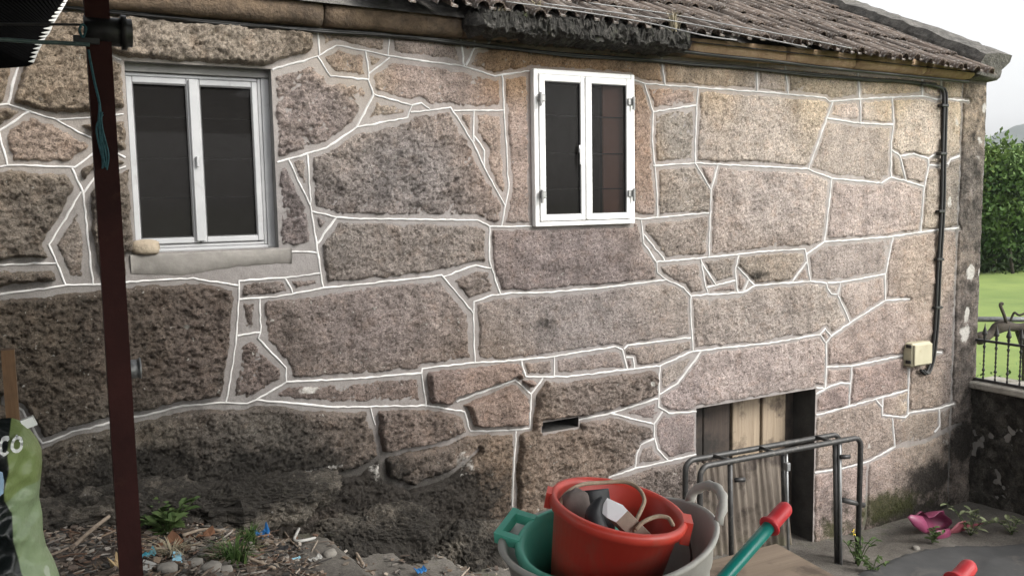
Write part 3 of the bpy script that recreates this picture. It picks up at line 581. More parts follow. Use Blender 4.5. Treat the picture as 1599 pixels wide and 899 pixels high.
# ---- left window (recessed, grey)
def window(r, y, mat, fw, sw, label, hinges, depth=.06, lines=(.33, .66), xoff=0):
    x0, x1, z0, z1 = r
    win = mk('window', room(OPEN_L if x0 < 2 else OPEN_W).v[0], room(OPEN_L if x0 < 2 else OPEN_W).f, M['room'], house); win['label'] = label
    xm = (x0+x1)/2+xoff
    f = MB(); f.box((x0, y, z0), (x0+fw, y+depth, z1)).box((x1-fw, y, z0), (x1, y+depth, z1)).box((x0+fw, y+.001, z1-fw), (x1-fw, y+depth, z1)).box((x0+fw, y+.001, z0), (x1-fw, y+depth, z0+fw)); f.go('frame', mat, win)
    for k, (a, b) in enumerate(((x0+fw+.003, xm-.002), (xm+.002, x1-fw-.003))):
        yy = y-.012; c0, c1 = z0+fw+.003, z1-fw-.003
        s = MB(); s.box((a, yy, c0), (a+sw, yy+.05, c1)).box((b-sw, yy, c0), (b, yy+.05, c1)).box((a+sw, yy+.001, c1-sw), (b-sw, yy+.05, c1)).box((a+sw, yy+.001, c0), (b-sw, yy+.05, c0+sw)); s.go('sash', mat, win)
        g = MB(); t = .006
        g.box((a+sw, yy+.006, c0+sw), (a+sw+t, yy+.03, c1-sw), 0).box((b-sw-t, yy+.006, c0+sw), (b-sw, yy+.03, c1-sw), 0).box((a+sw+t, yy+.006, c0+sw), (b-sw-t, yy+.03, c0+sw+t), 0).box((a+sw+t, yy+.006, c1-sw-t), (b-sw-t, yy+.03, c1-sw), 0); g.go('gasket', M['gasket'], win)
        p = MB(); p.add([(a+sw+t, yy+.02, c0+sw+t), (b-sw-t, yy+.02, c0+sw+t), (b-sw-t, yy+.02, c1-sw-t), (a+sw+t, yy+.02, c1-sw-t)], [(0, 1, 2, 3)]); p.go('pane', M['glass'], win)
        for q in lines:
            zz = c0+(c1-c0)*q; MB().box((a+sw, yy+.05, zz-.0035), (b-sw, yy+.056, zz+.0035), 0).go('glazing_bar', M['bar'], win)
    return win, xm
lx0, lx1 = W(195, 250, .1)[0], W(411, 250, .1)[0]
MBs = MB().box((.40, .075, 1.85), (lx0-.001, .16, 2.86), .002).box((lx1+.001, .075, 1.85), (1.16, .16, 2.86), .002).box((lx0-.001, .076, 1.85), (lx1+.001, .16, 1.867), .002)
wL, xm = window((lx0, lx1, 1.868, 2.815), .08, M['alu'], .02, .032, 'grey aluminium casement recessed in its opening', False, lines=(.28, .52, .77), xoff=-.004)
MBs.go('surround', M['alu'], wL); MB().box((xm-.024, .052, 1.90), (xm+.024, .08, 2.79)).go('meeting_stile', M['alu'], wL); MB().box((.40, .06, 2.817), (1.16, .15, 2.86), .002).go('head_board', M['reveal'], wL)
MB().box((xm-.010, .042, 2.35), (xm+.010, .055, 2.37)).box((xm-.007, .03, 2.31), (xm+.007, .045, 2.37)).go('handle', M['alu'], wL)
sv_, sf_ = [], []; nn_ = 48
for i in range(nn_+1):
    x = .37+.86*i/nn_; lo = SILL[2]+.035+.018*float(fbm(np.array(x*5), np.array(.2), 150, 3))-.02*math.sin(i*.12); j_ = .005*float(fbm(np.array(x*9), np.array(.7), 151, 3))
    sv_ += [(x, .11, SILL[3]+.001), (x, -.010+j_, SILL[3]-.003+j_), (x, -.016+j_, SILL[3]-.012), (x, -.013-j_, (lo+SILL[3])/2), (x, -.008+j_, lo+.01), (x, .01, lo-.004)]
for i in range(nn_):
    for k in range(5): sf_.append((i*6+k, i*6+k+1, i*6+7+k, i*6+6+k))
sf_ += [tuple(range(6)), tuple(range(nn_*6, nn_*6+6))[::-1]]
mk('sill', sv_, sf_, M['cement'], wL, True)
# ---- white window, fixed proud of the wall
x0, x1, z0, z1 = 2.85, 3.663, 1.92, 2.953
wW, xm = window((x0, x1, z0, z1), -.045, M['white_alu'], .032, .042, 'bright white casement with hinges on both sides', True, depth=.05, lines=(.22, .47, .73), xoff=-.005)
MB().box((xm-.012, -.07, z0+.04), (xm+.012, -.05, z1-.04)).go('meeting_stile', M['white_alu'], wW)
for hx, s_ in ((x0+.045, -1), (x1-.045, 1)):
    for hz in (z0+.2, z1-.2):
        h = MB(); h.tube([(hx+s_*.012, -.078, hz-.045), (hx+s_*.012, -.078, hz+.045)], .011, 10); h.box((hx-.028, -.07, hz-.012), (hx+.028, -.058, hz+.035), .003); h.go('hinge', M['hinge'], wW)
MB().box((xm-.062, -.074, 2.33), (xm-.05, -.06, 2.44), .003).box((xm-.065, -.066, 2.41), (xm-.047, -.055, 2.46), .003).go('handle', M['white_alu'], wW)
MB().box((W(941, 230, .01)[0], .005, z0+.052), (x1-.052, .02, z1-.052), .003).go('inner_shutter', M['curtain'], wW)
# ---- cellar door
DY = .24
dr = MB(); dr.add([(4.2, DY+.05, -1.0), (5.6, DY+.05, -1.0), (5.6, DY+.05, .6), (4.2, DY+.05, .6)], [(0, 1, 2, 3)]); door = dr.go('door', M['wood_dark'], house); door['label'] = 'rough plank cellar door, one dark board and two pale ones'
pb = [W(px, 640, DY)[0] for px in (1060, 1098, 1139, 1145, 1187.5, 1190, 1226, 1240)]
for a, b, mt in ((pb[0], pb[1]-.006, 'wood_dark'), (pb[1], pb[2], 'wood_dark'), (pb[3], pb[4], 'wood_light'), (pb[5], pb[6], 'wood_light'), (pb[6]+.006, pb[7]+.06, 'wood_dark')):
    k = MB().box((a, DY+random.uniform(-.01, .01), -.95), (b, DY+.045, .56), .006).go('plank', M[mt], door)
# corrugated sheet propped against the door
cs = thing('corrugated_sheet', (4.7, .1, -.85), 'weathered brown corrugated sheet propped against the cellar door', 'sheet')
V = []; Fc = []; xa, xb = W(1093, 760, .1)[0], W(1231, 760, .1)[0]; n = 110; yb_, yt = .03, .17; zt0, zt1 = W(1093, 722, .17)[2], W(1231, 700, .17)[2]
for i in range(n+1):
    u = i/n; x = xa+(xb-xa)*u; wv = .013*math.sin(x/.076*2*math.pi); zt = zt0+(zt1-zt0)*u+.012*math.sin(i*1.3)*math.sin(i*.37); zb = -.93
    for th in (0, .006): V += [(x, yb_-wv+th, zb), (x, (yb_+yt)/2-wv+th, (zb+zt)/2), (x, yt-wv+th, zt)]
for i in range(n):
    o = i*6
    for k in (0, 1): Fc += [(o+k, o+6+k, o+7+k, o+1+k), (o+3+k, o+4+k, o+10+k, o+9+k)]
    Fc.append((o+2, o+8, o+11, o+5))
mk('sheet', V, Fc, M['corrug'], cs, True)
# ---- cornice course under the eaves
cj = [-1.2, .25, 1.45, 2.33, 3.15, 4.1, 5.05, 5.82, 6.7, 7.36, 7.74]
for a, b in zip(cj[:-1], cj[1:]):
    n1, n2 = max(2, int((b-a)/.05)), 6; V = []; Fc = []
    prf = [(0.02, 3.105), (-.085, 3.112), (-.115, 3.135), (-.125, 3.19), (-.12, 3.225), (.02, 3.235)]
    for i in range(n1+1):
        x = a+.006+(b-a-.012)*i/n1; e = .012*math.sin(math.pi*min(1, i, n1-i))
        e = .012 if i in (0, n1) else 0
        for j, (y, z) in enumerate(prf):
            nn = .012*float(fbm(np.array(x*6), np.array(j*1.7+a), 90, 3)); V.append((x, y+e+nn*(j > 0), z+nn*.4))
    for i in range(n1):
        for j in range(5): Fc.append((i*6+j, i*6+j+1, i*6+7+j, i*6+6+j))
    Fc += [tuple(range(6))[::-1], tuple(range(n1*6, n1*6+6))]
    mk('cornice_stone', V, Fc, (M['cornice_dark'] if b < 4.2 else M['cornice']) if b < 7.5 else M['verge'], house, True)
tr0 = random.Random(8)
# dark mossy slab projecting over the right end of the cornice
V = []; Fc = []; xa, xb = 2.30, 4.0; n1, n2 = 170, 30
for i in range(n1+1):
    u = i/n1; x = xa+(xb-xa)*u; e = min(1, min(u, 1-u)*n1/7)**.5
    for j in range(n2):
        a = 2*math.pi*j/n2; ca2, sa2 = math.cos(a), math.sin(a)
        ry, rz = .17*(abs(ca2)**.5)*np.sign(ca2), .072*(abs(sa2)**.6)*np.sign(sa2)
        nn = 1+.30*float(fbm(np.array(x*6), np.array(j*.5), 95, 3))+.22*float(fbm(np.array(x*24), np.array(j*1.3), 98, 3)); V.append((x, -.15+ry*e*nn, 3.168+.012*(1-u)+rz*e*nn*.95+.022*float(pn(np.array(x*26), np.array(j*.9), 97))+.012*tr0.gauss(0, 1)*(sa2 > -.3)))
for i in range(n1):
    for j in range(n2): Fc.append((i*n2+j, i*n2+(j+1) % n2, (i+1)*n2+(j+1) % n2, (i+1)*n2+j))
Fc += [tuple(range(n2)), tuple(range(n1*n2, n1*n2+n2))[::-1]]
sb = mk('eaves_slab', V, Fc, M['mossrock'], house, False); sb['label'] = 'dark mossy eaves slab'
# ---- roof
PT = RAD(27); sv = np.array([0, math.cos(PT), math.sin(PT)]); nv = np.array([0, -math.sin(PT), math.cos(PT)])
def ez(X): return 3.262-.0135*X-.022*max(0., X-4.9)
V = []
for X in (-5.3, 7.62):
    for d in (.13, 4.15): V.append(np.array([X, -.28, ez(max(X, 0))])+sv*d-nv*.02)
V += [(7.62, 7, 3.2), (-5.3, 7, 3.2)]
roof = mk('roof', V, [(0, 2, 3, 1), (1, 3, 4, 5)], M['verge'], house)
def tile_mesh():
    V = []; Fc = []; prof = []
    for k in range(8):
        u = k/7; a = math.pi*u; prof.append((-.065*math.cos(a), .050*math.sin(a)))
    prof += [(.085, -.004), (.135, -.004)]
    n = len(prof); L = .43
    for (d, lift) in ((0, .028), (L, 0.)):
        for th in (0, -.013):
            for (x, z) in prof: V.append((x-.03, d, z+lift+th))
    top0, bot0, top1, bot1 = 0, n, 2*n, 3*n
    for k in range(n-1):
        Fc += [(top0+k, top0+k+1, top1+k+1, top1+k), (bot0+k, bot1+k, bot1+k+1, bot0+k+1), (top0+k, bot0+k, bot0+k+1, top0+k+1)]
    me = bpy.data.meshes.new('tile'); me.from_pydata(V, [], Fc); me.materials.append(M['tile']); me.update(); return me
TM = [tile_mesh() for _ in range(1)][0]
tr_ = random.Random(3); PITCH = .128; ncol = int((7.40-1.72)/PITCH); upper = MB(); tv = np.array([v.co[:] for v in TM.vertices]); tf = [tuple(p.vertices) for p in TM.polygons]
for rI in range(12):
    for c in range(ncol):
        X = 1.72+c*PITCH+(tr_.uniform(-.012, .012)); d = rI*.36+tr_.uniform(-.04, .04)-(.0 if rI else tr_.uniform(-.02, .03))
        p = np.array([X, -.30, ez(X)])+sv*d+nv*(.004+.016*float(pn(np.array(X*1.5), np.array(d*1.5), 99)))
        e_ = (PT+tr_.uniform(-.03, .035), tr_.uniform(-.07, .07), tr_.uniform(-.06, .06)); sc_ = (.64*tr_.uniform(.94, 1.06), 1.06, .85*tr_.uniform(.85, 1.15))
        if rI < 6:
            o = bpy.data.objects.new('tile', TM); COL.objects.link(o); o.parent = roof; o.location = Vector((p-ROOT[roof]).tolist()); o.rotation_euler = e_; o.scale = sc_
        else:
            from mathutils import Euler
            R3 = np.array(Euler(e_).to_matrix()); upper.add((tv*np.array(sc_))@R3.T+p, tf)
tag(upper.go('upper_tiles', M['tile'], roof), kind='stuff')
# verge slab on the gable
V = []; Fc = []; n1 = 60
for i in range(n1+1):
    d = .10+3.6*i/n1; j = .014*float(fbm(np.array(d*4), np.array(.3), 101)); lf = .018*math.sin(d*2.1+.5)
    c = np.array([0, -.28, ez(7.5)])+sv*d
    for (x, h_) in ((7.26, -.03), (7.25, .09), (7.27, .15), (7.44, .17), (7.63, .155), (7.65, .10), (7.62, .06), (7.52, -.05)):
        nn = .02*float(fbm(np.array(d*7+x*3), np.array(h_*9+x), 103)); q = c+nv*(h_+j+lf+nn); V.append((x+nn+j, q[1], q[2]))
for i in range(n1):
    for k in range(8): Fc.append((i*8+k, i*8+(k+1) % 8, i*8+8+(k+1) % 8, i*8+8+k))
Fc += [tuple(range(8))[::-1], tuple(range(n1*8, n1*8+8))]
mk('verge_slab', V, Fc, M['verge'], house, False)
# ================================================================== cables, junction box, wires
def cable(name, pts, r, mat, label, cat='cable', n=7, sm=5, group=None):
    o = MB().tube(smoothpath(pts, sm), r, n).go(name, mat, None, True); return tag(o, label, cat, group)
cb = thing('cable_bundle', (3.0, -.03, 3.06), 'black cable bundle sagging along the wall under the cornice', 'cable')
ptsA = [(-60, -4), (60, 7), (165, 16), (240, 25), (330, 36), (400, 41), (500, 47), (600, 54), (700, 66), (800, 77), (900, 86), (1000, 93), (1080, 101), (1140, 105), (1250, 114), (1340, 122), (1400, 127), (1462, 134)]
for k, (dy, dp, r_) in enumerate(((0, .0, .011), (-3, .006, .008), (3, -.004, .007))):
    MB().tube(smoothpath([W(x, y+dy*math.sin(x*.017+k*2), -.035-dp) for x, y in ptsA], 4), r_*(1 if k else 1.1), 7).go('strand', M['cable'], cb, True)
cable('eaves_cable', [W(x, y, -.13) for x, y in ((1000, 70), (1048, 78), (1120, 87), (1199, 95), (1300, 107), (1400, 117), (1512, 128))], .014, M['cable'], 'straight black cable along the lower edge of the ochre cornice')
dn = thing('down_cable', (7.0, -.04, .4), 'thick black twin cable dropping down the right end of the wall', 'cable')
for k, (o1, r_) in enumerate(((-2.2, .0145), (2.2, .012))):
    pts = [W(x+o1, y, -.04-.004*k) for x, y in ((1440, 131), (1466, 136), (1474, 142), (1476, 160), (1474, 240), (1472, 330), (1466, 430), (1463, 500), (1458, 550), (1453, 572), (1447, 583), (1440, 578))]
    MB().tube(smoothpath(pts, 5), r_, 9).go('strand', M['cable'], dn, True)
for y in (165, 240, 330, 405, 480):
    q = W(1474-(y-160)*.03, y, -.045); MB().box((q[0]-.045, -.066, q[2]-.012), (q[0]+.045, -.012, q[2]+.012), .004).go('clip', M['cable'], dn)
jb = thing('junction_box', (6.8, -.06, .5), 'ivory plastic junction box beside the black down cable', 'junction box')
a, b = W(1424, 572, -.1), W(1453, 533, -.1)
bxo = MB().box((a[0], -.10, a[2]-.01), (b[0]+.02, .0, b[2]), .012).go('body', M['box_ivory'], jb); MB().box((a[0]+.012, -.118, a[2]+.005), (b[0]+.008, -.0995, b[2]-.012), .008).go('lid', M['box_ivory'], jb)
for zz in (a[2]+.02, b[2]-.04): MB().box((a[0]-.012, -.09, zz), (a[0]+.004, -.04, zz+.03), .003).go('latch', M['cable'], jb)
for k, pts in enumerate((((790, 3), (900, 18), (1010, 36), (1100, 56), (1150, 63)), ((850, 6), (960, 20), (1080, 38), (1200, 62), (1260, 74)), ((920, 5), (1030, 20), (1120, 36), (1230, 56), (1330, 76)))):
    P = []
    for x, y in pts:   # wires lying on the tiles
        d = ray(x, y); o_ = np.array([0, -.30, ez(4)])+nv*.085; t = nv.dot(o_-CAM)/nv.dot(d); P.append(CAM+d*t)
    cable('roof_wire', P, .0045, M['cable_grey'], ('grey wire lying across the lowest tiles', 'grey wire across the second row of tiles', 'uppermost grey wire lying on the roof tiles')[k], 'wire', group='wires lying on the roof')
# ================================================================== left post, lines, canopy
PY = -2.1
pt = thing('steel_post', tuple(W(172, 899, PY)*[1, 1, 0]+[0, 0, .45]), 'dark oxide red square steel post in front of the wall', 'post')
A, B_ = W(146, -60, PY), W(205, 899, PY); dn_ = (B_-A)/np.linalg.norm(B_-A); Bb = B_+dn_*.75; c = (A+Bb)/2
MB().obox(c, np.array([.0335, 0, 0]), np.array([0, .03, 0]), (Bb-A)/2).go('shaft', M['post'], pt)
q = W(163, 50, PY); MB().tube([q+[-.055, -.005, 0], q+[.075, -.005, 0]], .042, 14).tube([q+[.045, -.005, 0], q+[.06, -.005, 0]], .052, 14).go('clamp', M['steel_dark'], pt, True)
q = W(207, 576, PY); MB().tube([q+[-.03, -.0, 0], q+[.017, 0, 0]], .030, 16).tube([q+[.017, 0, 0], q+[.024, 0, 0]], .034, 16).go('pipe_stub', M['steel_grey'], pt, True)
q = W(143, 66, PY); MB().box(q-[.05, .036, .012], q+[.02, -.03, .012]).go('bracket', M['steel_dark'], pt)
cable('clothes_line', [W(-60, 61, PY-.04), W(0, 62, PY-.04), W(60, 66, PY-.04), W(90, 67, PY-.04), W(140, 70, PY-.04)], .0062, M['line_wire'], 'green plastic clothes line tied to the post, lower of two', 'clothes line', group='lines tied to the post')
cable('thin_line', [W(-60, 38, PY-.03), W(40, 38, PY-.03), W(140, 39, PY-.03)], .0038, M['steel_dark'], 'thin dark line tied to the post above the green one', 'clothes line', group='lines tied to the post')
rp = thing('rope', tuple(W(160, 262, PY-.05)), 'frayed teal rope hanging in front of the post', 'rope')
pts = [(138, 78), (142, 100), (148, 130), (155, 160), (158, 190), (163, 225), (166, 255)]
MB().tube(smoothpath([W(x, y, PY-.045) for x, y in pts], 5), .004, 6).go('cord', M['rope'], rp, True)
for k in range(7):
    rr = random.Random(k); MB().tube(smoothpath([W(156+rr.uniform(-3, 5), 160+rr.uniform(0, 20), PY-.05), W(156+rr.uniform(-6, 6), 200, PY-.055), W(164+rr.uniform(-7, 6), 240, PY-.055), W(165+rr.uniform(-5, 4), 262+rr.uniform(-4, 4), PY-.05)], 5), .0028, 5).go('strand', M['rope'], rp, True)
MB().tube(smoothpath([W(128, 38, PY-.05), W(124, 48, PY-.05), W(130, 58, PY-.05), W(134, 44, PY-.05), W(128, 38, PY-.05)], 5), .004, 6).go('knot', M['rope'], rp, True)
# dark canopy with white zigzag trim, hanging at the upper left
cp = thing('canopy', tuple(W(20, 100, -1.5)), 'black fabric canopy with white zigzag edging at the upper left', 'canopy')
edge = [(108, -8), (98, 12), (88, 28), (80, 42), (76, 52), (68, 62), (62, 74), (56, 86), (51, 99)]
rim = smoothpath([W(x, y, -1.5) for x, y in edge], 4); low = [W(x, y, -1.5) for x, y in ((46, 102), (30, 104), (0, 106), (-80, 108), (-300, 116))]
V = []; Fc = []; ring = rim+low; n = len(ring); tops = []
for i, p in enumerate(ring):
    u = i/(n-1); V.append(p)
for i, p in enumerate(ring):
    u = i/(n-1); top = W(108-u*500, -90, -1.75); V.append(top)
for i, p in enumerate(ring): V.append(p+np.array([0, .02, 0]))
for i, p in enumerate(ring):
    u = i/(n-1); V.append(W(108-u*500, -90, -1.75)+[0, .02, 0])
for i in range(n-1): Fc += [(i, i+1, n+i+1, n+i), (2*n+i, 3*n+i, 3*n+i+1, 2*n+i+1), (i, 2*n+i, 2*n+i+1, i+1)]
mk('fabric', V, Fc, M['cloth_dark'], cp)
tp = MB()
for x0_, x1_, y0_, y1_, zz in ((-4.2, 1.5, -6.9, -2.0, 3.05), (1.5005, 3.2, -6.9, -3.0, 3.05)):   # unseen panels added overhead to shade the foreground and lower left wall
    tp.box((x0_, y0_, zz), (x1_, y1_, zz+.03), .005)
tp.go('added_shade_panel', M['cloth_dark'], cp)
te = smoothpath([W(x, y, -1.505) for x, y in edge], 3); 
tl_ = 0; pts = te; acc = [0]
for a, b in zip(pts[:-1], pts[1:]): acc.append(acc[-1]+np.linalg.norm(b-a))
def along(s):
    return np.array([np.interp(s, acc, [p[k] for p in pts]) for k in range(3)])
nt_ = 17
for k in range(nt_):
    s0, s1 = acc[-1]*k/nt_, acc[-1]*(k+.92)/nt_; sz = np.interp(k, [0, 6, 16], [.028, .024, .014])
    a, b = along(s0), along(s1); c_ = (a+b)/2+np.array([-sz*1.15, 0, -.004])
    a2, b2, c2 = a+[.004, -.008, 0], b+[.004, -.008, 0], c_+[0, -.008, 0]
    mk('trim_tooth', [a, b, c_, a2, b2, c2], [(0, 1, 2), (5, 4, 3), (0, 3, 4, 1), (1, 4, 5, 2), (2, 5, 3, 0)], M['white_trim'], cp)
# ================================================================== pebble on the sill
def rock(name, c, r, mat, seed, n=(14, 9), rough=.22, parent=None, **k):
    V = []; Fc = []; a, b = n
    for i in range(b+1):
        th = math.pi*i/b
        for j in range(a):
            ph = 2*math.pi*j/a; d = np.array([math.sin(th)*math.cos(ph), math.sin(th)*math.sin(ph), math.cos(th)])
            nn = 1+rough*float(fbm(np.array(d[0]*1.3+seed*3.1+d[2]*.7), np.array(d[1]*1.3+d[2]*1.1), 110, 3)); dd = np.sign(d)*np.abs(d)**.75; V.append(np.array(c)+dd*np.array(r)*nn)
    for i in range(b):
        for j in range(a): Fc.append((i*a+j, (i+1)*a+j, (i+1)*a+(j+1) % a, i*a+(j+1) % a))
    return mk(name, V, Fc, mat, parent, True, **k)
M['pebble'] = pmat('pale_pebble', (.22, .18, .13), (.31, .26, .195), 20, .9, .6, 60, .01)
q = W(228, 388, .0); tag(rock('pebble', (q[0], .0, 1.845+.036), (.075, .045, .043), M['pebble'], 3), 'pale round stone resting on the left window sill', 'stone')
# rough bedrock at the foot of the wall
M['bedrock'] = None
for k, (px, py, rx, ry, rz, yy) in enumerate(((360, 790, .62, .26, .15, -.08), (150, 800, .5, .3, .13, -.1), (590, 850, .42, .22, .24, -.03), (735, 880, .30, .2, .28, -.02))):
    q = W(px, py, -.1); a, b = 190, 64; sd_k = k*5.3
    TH, PH = np.meshgrid(np.pi*np.arange(b+1)/b, 2*np.pi*np.arange(a)/a, indexing='ij'); D3 = np.stack([np.sin(TH)*np.cos(PH), np.sin(TH)*np.sin(PH), np.cos(TH)], -1).reshape(-1, 3)
    Q = np.sign(D3)*np.abs(D3)**.8*np.array([rx, ry, rz]); m1, m2 = Q[:, 0]+sd_k+Q[:, 1]*.6, Q[:, 2]+Q[:, 1]*.8
    off = .10*fbm(m1*3, m2*3.5, 120, 3)+.06*fbm(m1*11, m2*12, 125, 4)+.03*fbm(m1*38, m2*40, 128, 2)
    V = np.array([q[0], yy, q[2]])+Q+D3*off[:, None]*np.array([1, 1, .8])
    Fc = [(i*a+j, (i+1)*a+j, (i+1)*a+(j+1) % a, i*a+(j+1) % a) for i in range(b) for j in range(a)]
    V = np.array(V); up = np.clip((V[:, 2]-q[2])/rz, -1, 1)
    mk('foundation_rock', V, Fc, M['granite'], house, False, attrs={'tint': np.tile([.13, .115, .095], (len(V), 1)), 'grime_shade': blobs(V[:, 0], V[:, 2], GRIME_SHADE)*.75, 'moss': np.full(len(V), .3)})
# ================================================================== right: low wall, railing, paving
lw = thing('low_wall', (7.9, -1.5, -.9), 'low dark mossy wall under the iron railing beside the house corner', 'wall')
V = []; Fc = []; ya, yb2 = -4.2, .02; ny2, nz2 = 220, 90
YY, Z2 = np.meshgrid(np.linspace(ya, yb2, ny2+1), np.linspace(-1.05, .26, nz2+1), indexing='ij')
N2 = .05*fbm(YY*2.3, Z2*2.3, 130, 3)+.03*fbm(YY*9, Z2*9, 133, 4); V = np.c_[(7.64-N2).ravel(), YY.ravel(), Z2.ravel()]
for i in range(ny2):
    for j in range(nz2): Fc.append((i*(nz2+1)+j, (i+1)*(nz2+1)+j, (i+1)*(nz2+1)+j+1, i*(nz2+1)+j+1))
V = np.array(V)
mk('body', V, Fc, M['granite'], lw, True, attrs={'tint': np.tile([.12, .11, .095], (len(V), 1)), 'grime_shade': np.full(len(V), .62), 'moss': np.clip(.5-(V[:, 2]+.9)*1.2, 0, 1)})
MB().box((7.66, ya, -1.05), (8.0, yb2, .25), .01).go('core', M['cement'], lw)
cpv = MB()
for k in range(7): cpv.box((7.57+random.uniform(-.012, .012), ya+k*.605, .252), (8.03, ya+k*.605+.597, .315+random.uniform(-.006, .006)), .012)
cpv.go('coping', pmat('coping', (.20, .185, .16), (.34, .32, .28), 9, .95, .8, 40, .012, dirt=(.09, .085, .06), dscale=5), lw)
rl = thing('iron_railing', (7.66, -1.5, .32), 'black wrought iron railing with spear tips on the low wall', 'railing')
MB().box((7.645, -4.2, .322), (7.675, .0, .348), .003).go('bottom_rail', M['steel_dark'], rl); MB().box((7.645, -4.2, .70), (7.675, .0, .722), .003).go('top_rail', M['steel_dark'], rl)
bal = None
for k in range(35):
    y = -.10-.115*k
    P = []; R_ = []
    for j in range(24):
        t = j/23; P.append((7.66, y, .345+.40*t)); R_.append(.0085+.0035*math.sin(t*60)+(.007 if abs(t-.22) < .04 or abs(t-.78) < .04 else 0))
    if bal is None:
        b2 = MB().tube(P, R_, 6); b2.lathe([(.0, .14), (.006, .10), (.022, .045), (.024, .03), (.010, .012), (.016, .0), (.008, -.02)], (7.66, y, .745), 8)
        bal = b2.go('baluster', M['steel_dark'], rl, True); 
    else:
        o = bal.copy(); COL.objects.link(o); o.parent = rl; o.location = (0, -.115*k, 0)
# a galvanised rail with an old vine beyond the railing
tr2 = thing('vine_rail', tuple(DP(1560, 560, 11)), 'galvanised rail with a gnarled dark vine beyond the railing', 'rail')
ra, rb = DP(1480, 498, 11), DP(1760, 499.5, 11); MB().tube([ra, rb], .035, 10).go('rail', M['steel_grey'], tr2, True)
for f in (.12, .62):
    p = ra+(rb-ra)*f; MB().tube([p, p*[1, 1, 0]+[0, 0, -1.6]], .04, 8).go('leg', M['steel_grey'], tr2, True)
MB().tube(smoothpath([DP(1525, 530, 10.9), DP(1545, 522, 10.9), DP(1565, 509, 10.9), DP(1600, 512, 10.9), DP(1650, 506, 10.9), DP(1730, 512, 10.9)], 6), [.07+.015*math.sin(i*.7) for i in range(31)], 8).tube(smoothpath([DP(1574, 512, 10.9), DP(1568, 492, 10.8), DP(1562, 476, 10.8), DP(1566, 474, 10.8)], 5), .022, 6).tube(smoothpath([DP(1600, 512, 10.9), DP(1612, 560, 10.9), DP(1608, 640, 10.9)], 5), .12, 8).go('trunk', M['bark'], tr2, True)
MB().tube(smoothpath([DP(1578, 500, 10.9), DP(1584, 488, 10.9), DP(1592, 492, 10.8), DP(1606, 486, 10.8)], 5), .015, 6).go('shoot', M['bark'], tr2, True)
# dark paving sheet at the lower right
pv = [G(x, y, -.82) for x, y in ((1335, 905), (1352, 893), (1385, 880), (1412, 869), (1445, 860), (1490, 853), (1540, 852), (1600, 850), (1700, 860), (1750, 960), (1330, 960))]
pvv = [(p[0], p[1]) for p in pv]; pvv[-2:] = [(6.9, -2.8), (4.6, -2.8)]
V = []; Fc = []
cxy = np.mean(pvv, 0)
RINGS = 14; nP = 88
per = []
for k in range(nP):
    t = k/nP*len(pvv); i = int(t); a = np.array(pvv[i % len(pvv)]); b = np.array(pvv[(i+1) % len(pvv)]); per.append(a+(b-a)*(t-i)+np.random.normal(0, .008, 2))
for r_ in range(RINGS+1):
    for k in range(nP):
        q = cxy+(per[k]-cxy)*(r_/RINGS); V.append((q[0], q[1], float(gz(q[0], q[1]))+.006+(.022 if r_ < RINGS else -.01)))
for r_ in range(RINGS):
    for k in range(nP): Fc.append((r_*nP+k, (r_+1)*nP+k, (r_+1)*nP+(k+1) % nP, r_*nP+(k+1) % nP))
tag(mk('dark_paving', V, Fc, M['asphalt'], None, True), kind='structure')
# ================================================================== trees beyond the meadow
def leafquads(C, n, size, seed, flat_=.0):
    r_ = np.random.RandomState(seed); a = r_.normal(size=(n, 3)); a /= np.linalg.norm(a, axis=1)[:, None]; b = r_.normal(size=(n, 3)); b -= a*(a*b).sum(1)[:, None]; b /= np.linalg.norm(b, axis=1)[:, None]
    s_ = size*r_.uniform(.6, 1.3, (n, 1)); a *= s_; b *= s_*.55
    V = np.stack([C-a, C-b*.9+a*.1, C+a, C+b], 1).reshape(-1, 3); return V, np.arange(n*4).reshape(-1, 4)
def tree(px, t, ytop, ybot, width, mat, label, seed, lean=0):
    base = DP(px, 430, t); base[2] = -2.0; top = DP(px, ytop+16, t)[2]; bot = DP(px, ybot, t)[2]; r_ = np.random.RandomState(seed)
    o = thing('deciduous_tree', tuple(base), label, 'tree', 'trees at the far edge of the meadow')
    H = top+2; mb = MB(); pts = [base+np.array([lean*u*u+.12*math.sin(seed+u*5), .1*math.sin(seed*2+u*4), H*.8*u]) for u in np.linspace(0, 1, 9)]
    mb.tube(pts, list(np.linspace(.085, .03, 9)), 7); cl = []
    for k in range(16):
        u = r_.uniform(.25, .95); p = pts[int(u*8)]; an = r_.uniform(0, 6.28); ln = r_.uniform(.4, 1.)*width; e = p+np.array([math.cos(an)*ln, math.sin(an)*ln, r_.uniform(.1, .9)]); mb.tube(smoothpath([p, (p+e)/2+[0, 0, .15], e], 3), [.045, .04, .04, .03, .03, .02, .012], 5); cl.append(e)
    mb.go('trunk', M['bark'], o, True)
    for k in range(54):
        an = r_.uniform(0, 6.28); v = r_.uniform(-1, 1); rad = math.sqrt(max(0, 1-v*v))*r_.uniform(.45, 1); cl.append(np.array([base[0]+lean*.5+math.cos(an)*rad*width, base[1]+math.sin(an)*rad*width, (top+bot)/2+v*(top-bot)/2*.9]))
    Cc = []
    for c in cl:
        nn = r_.randint(70, 130); q = r_.normal(size=(nn, 3))*np.array([.38, .38, .26])*r_.uniform(.7, 1.3); Cc.append(c+q)
    Cc = np.concatenate(Cc); V, Fc = leafquads(Cc, len(Cc), .13, seed); mk('crown', V, Fc, mat, o)
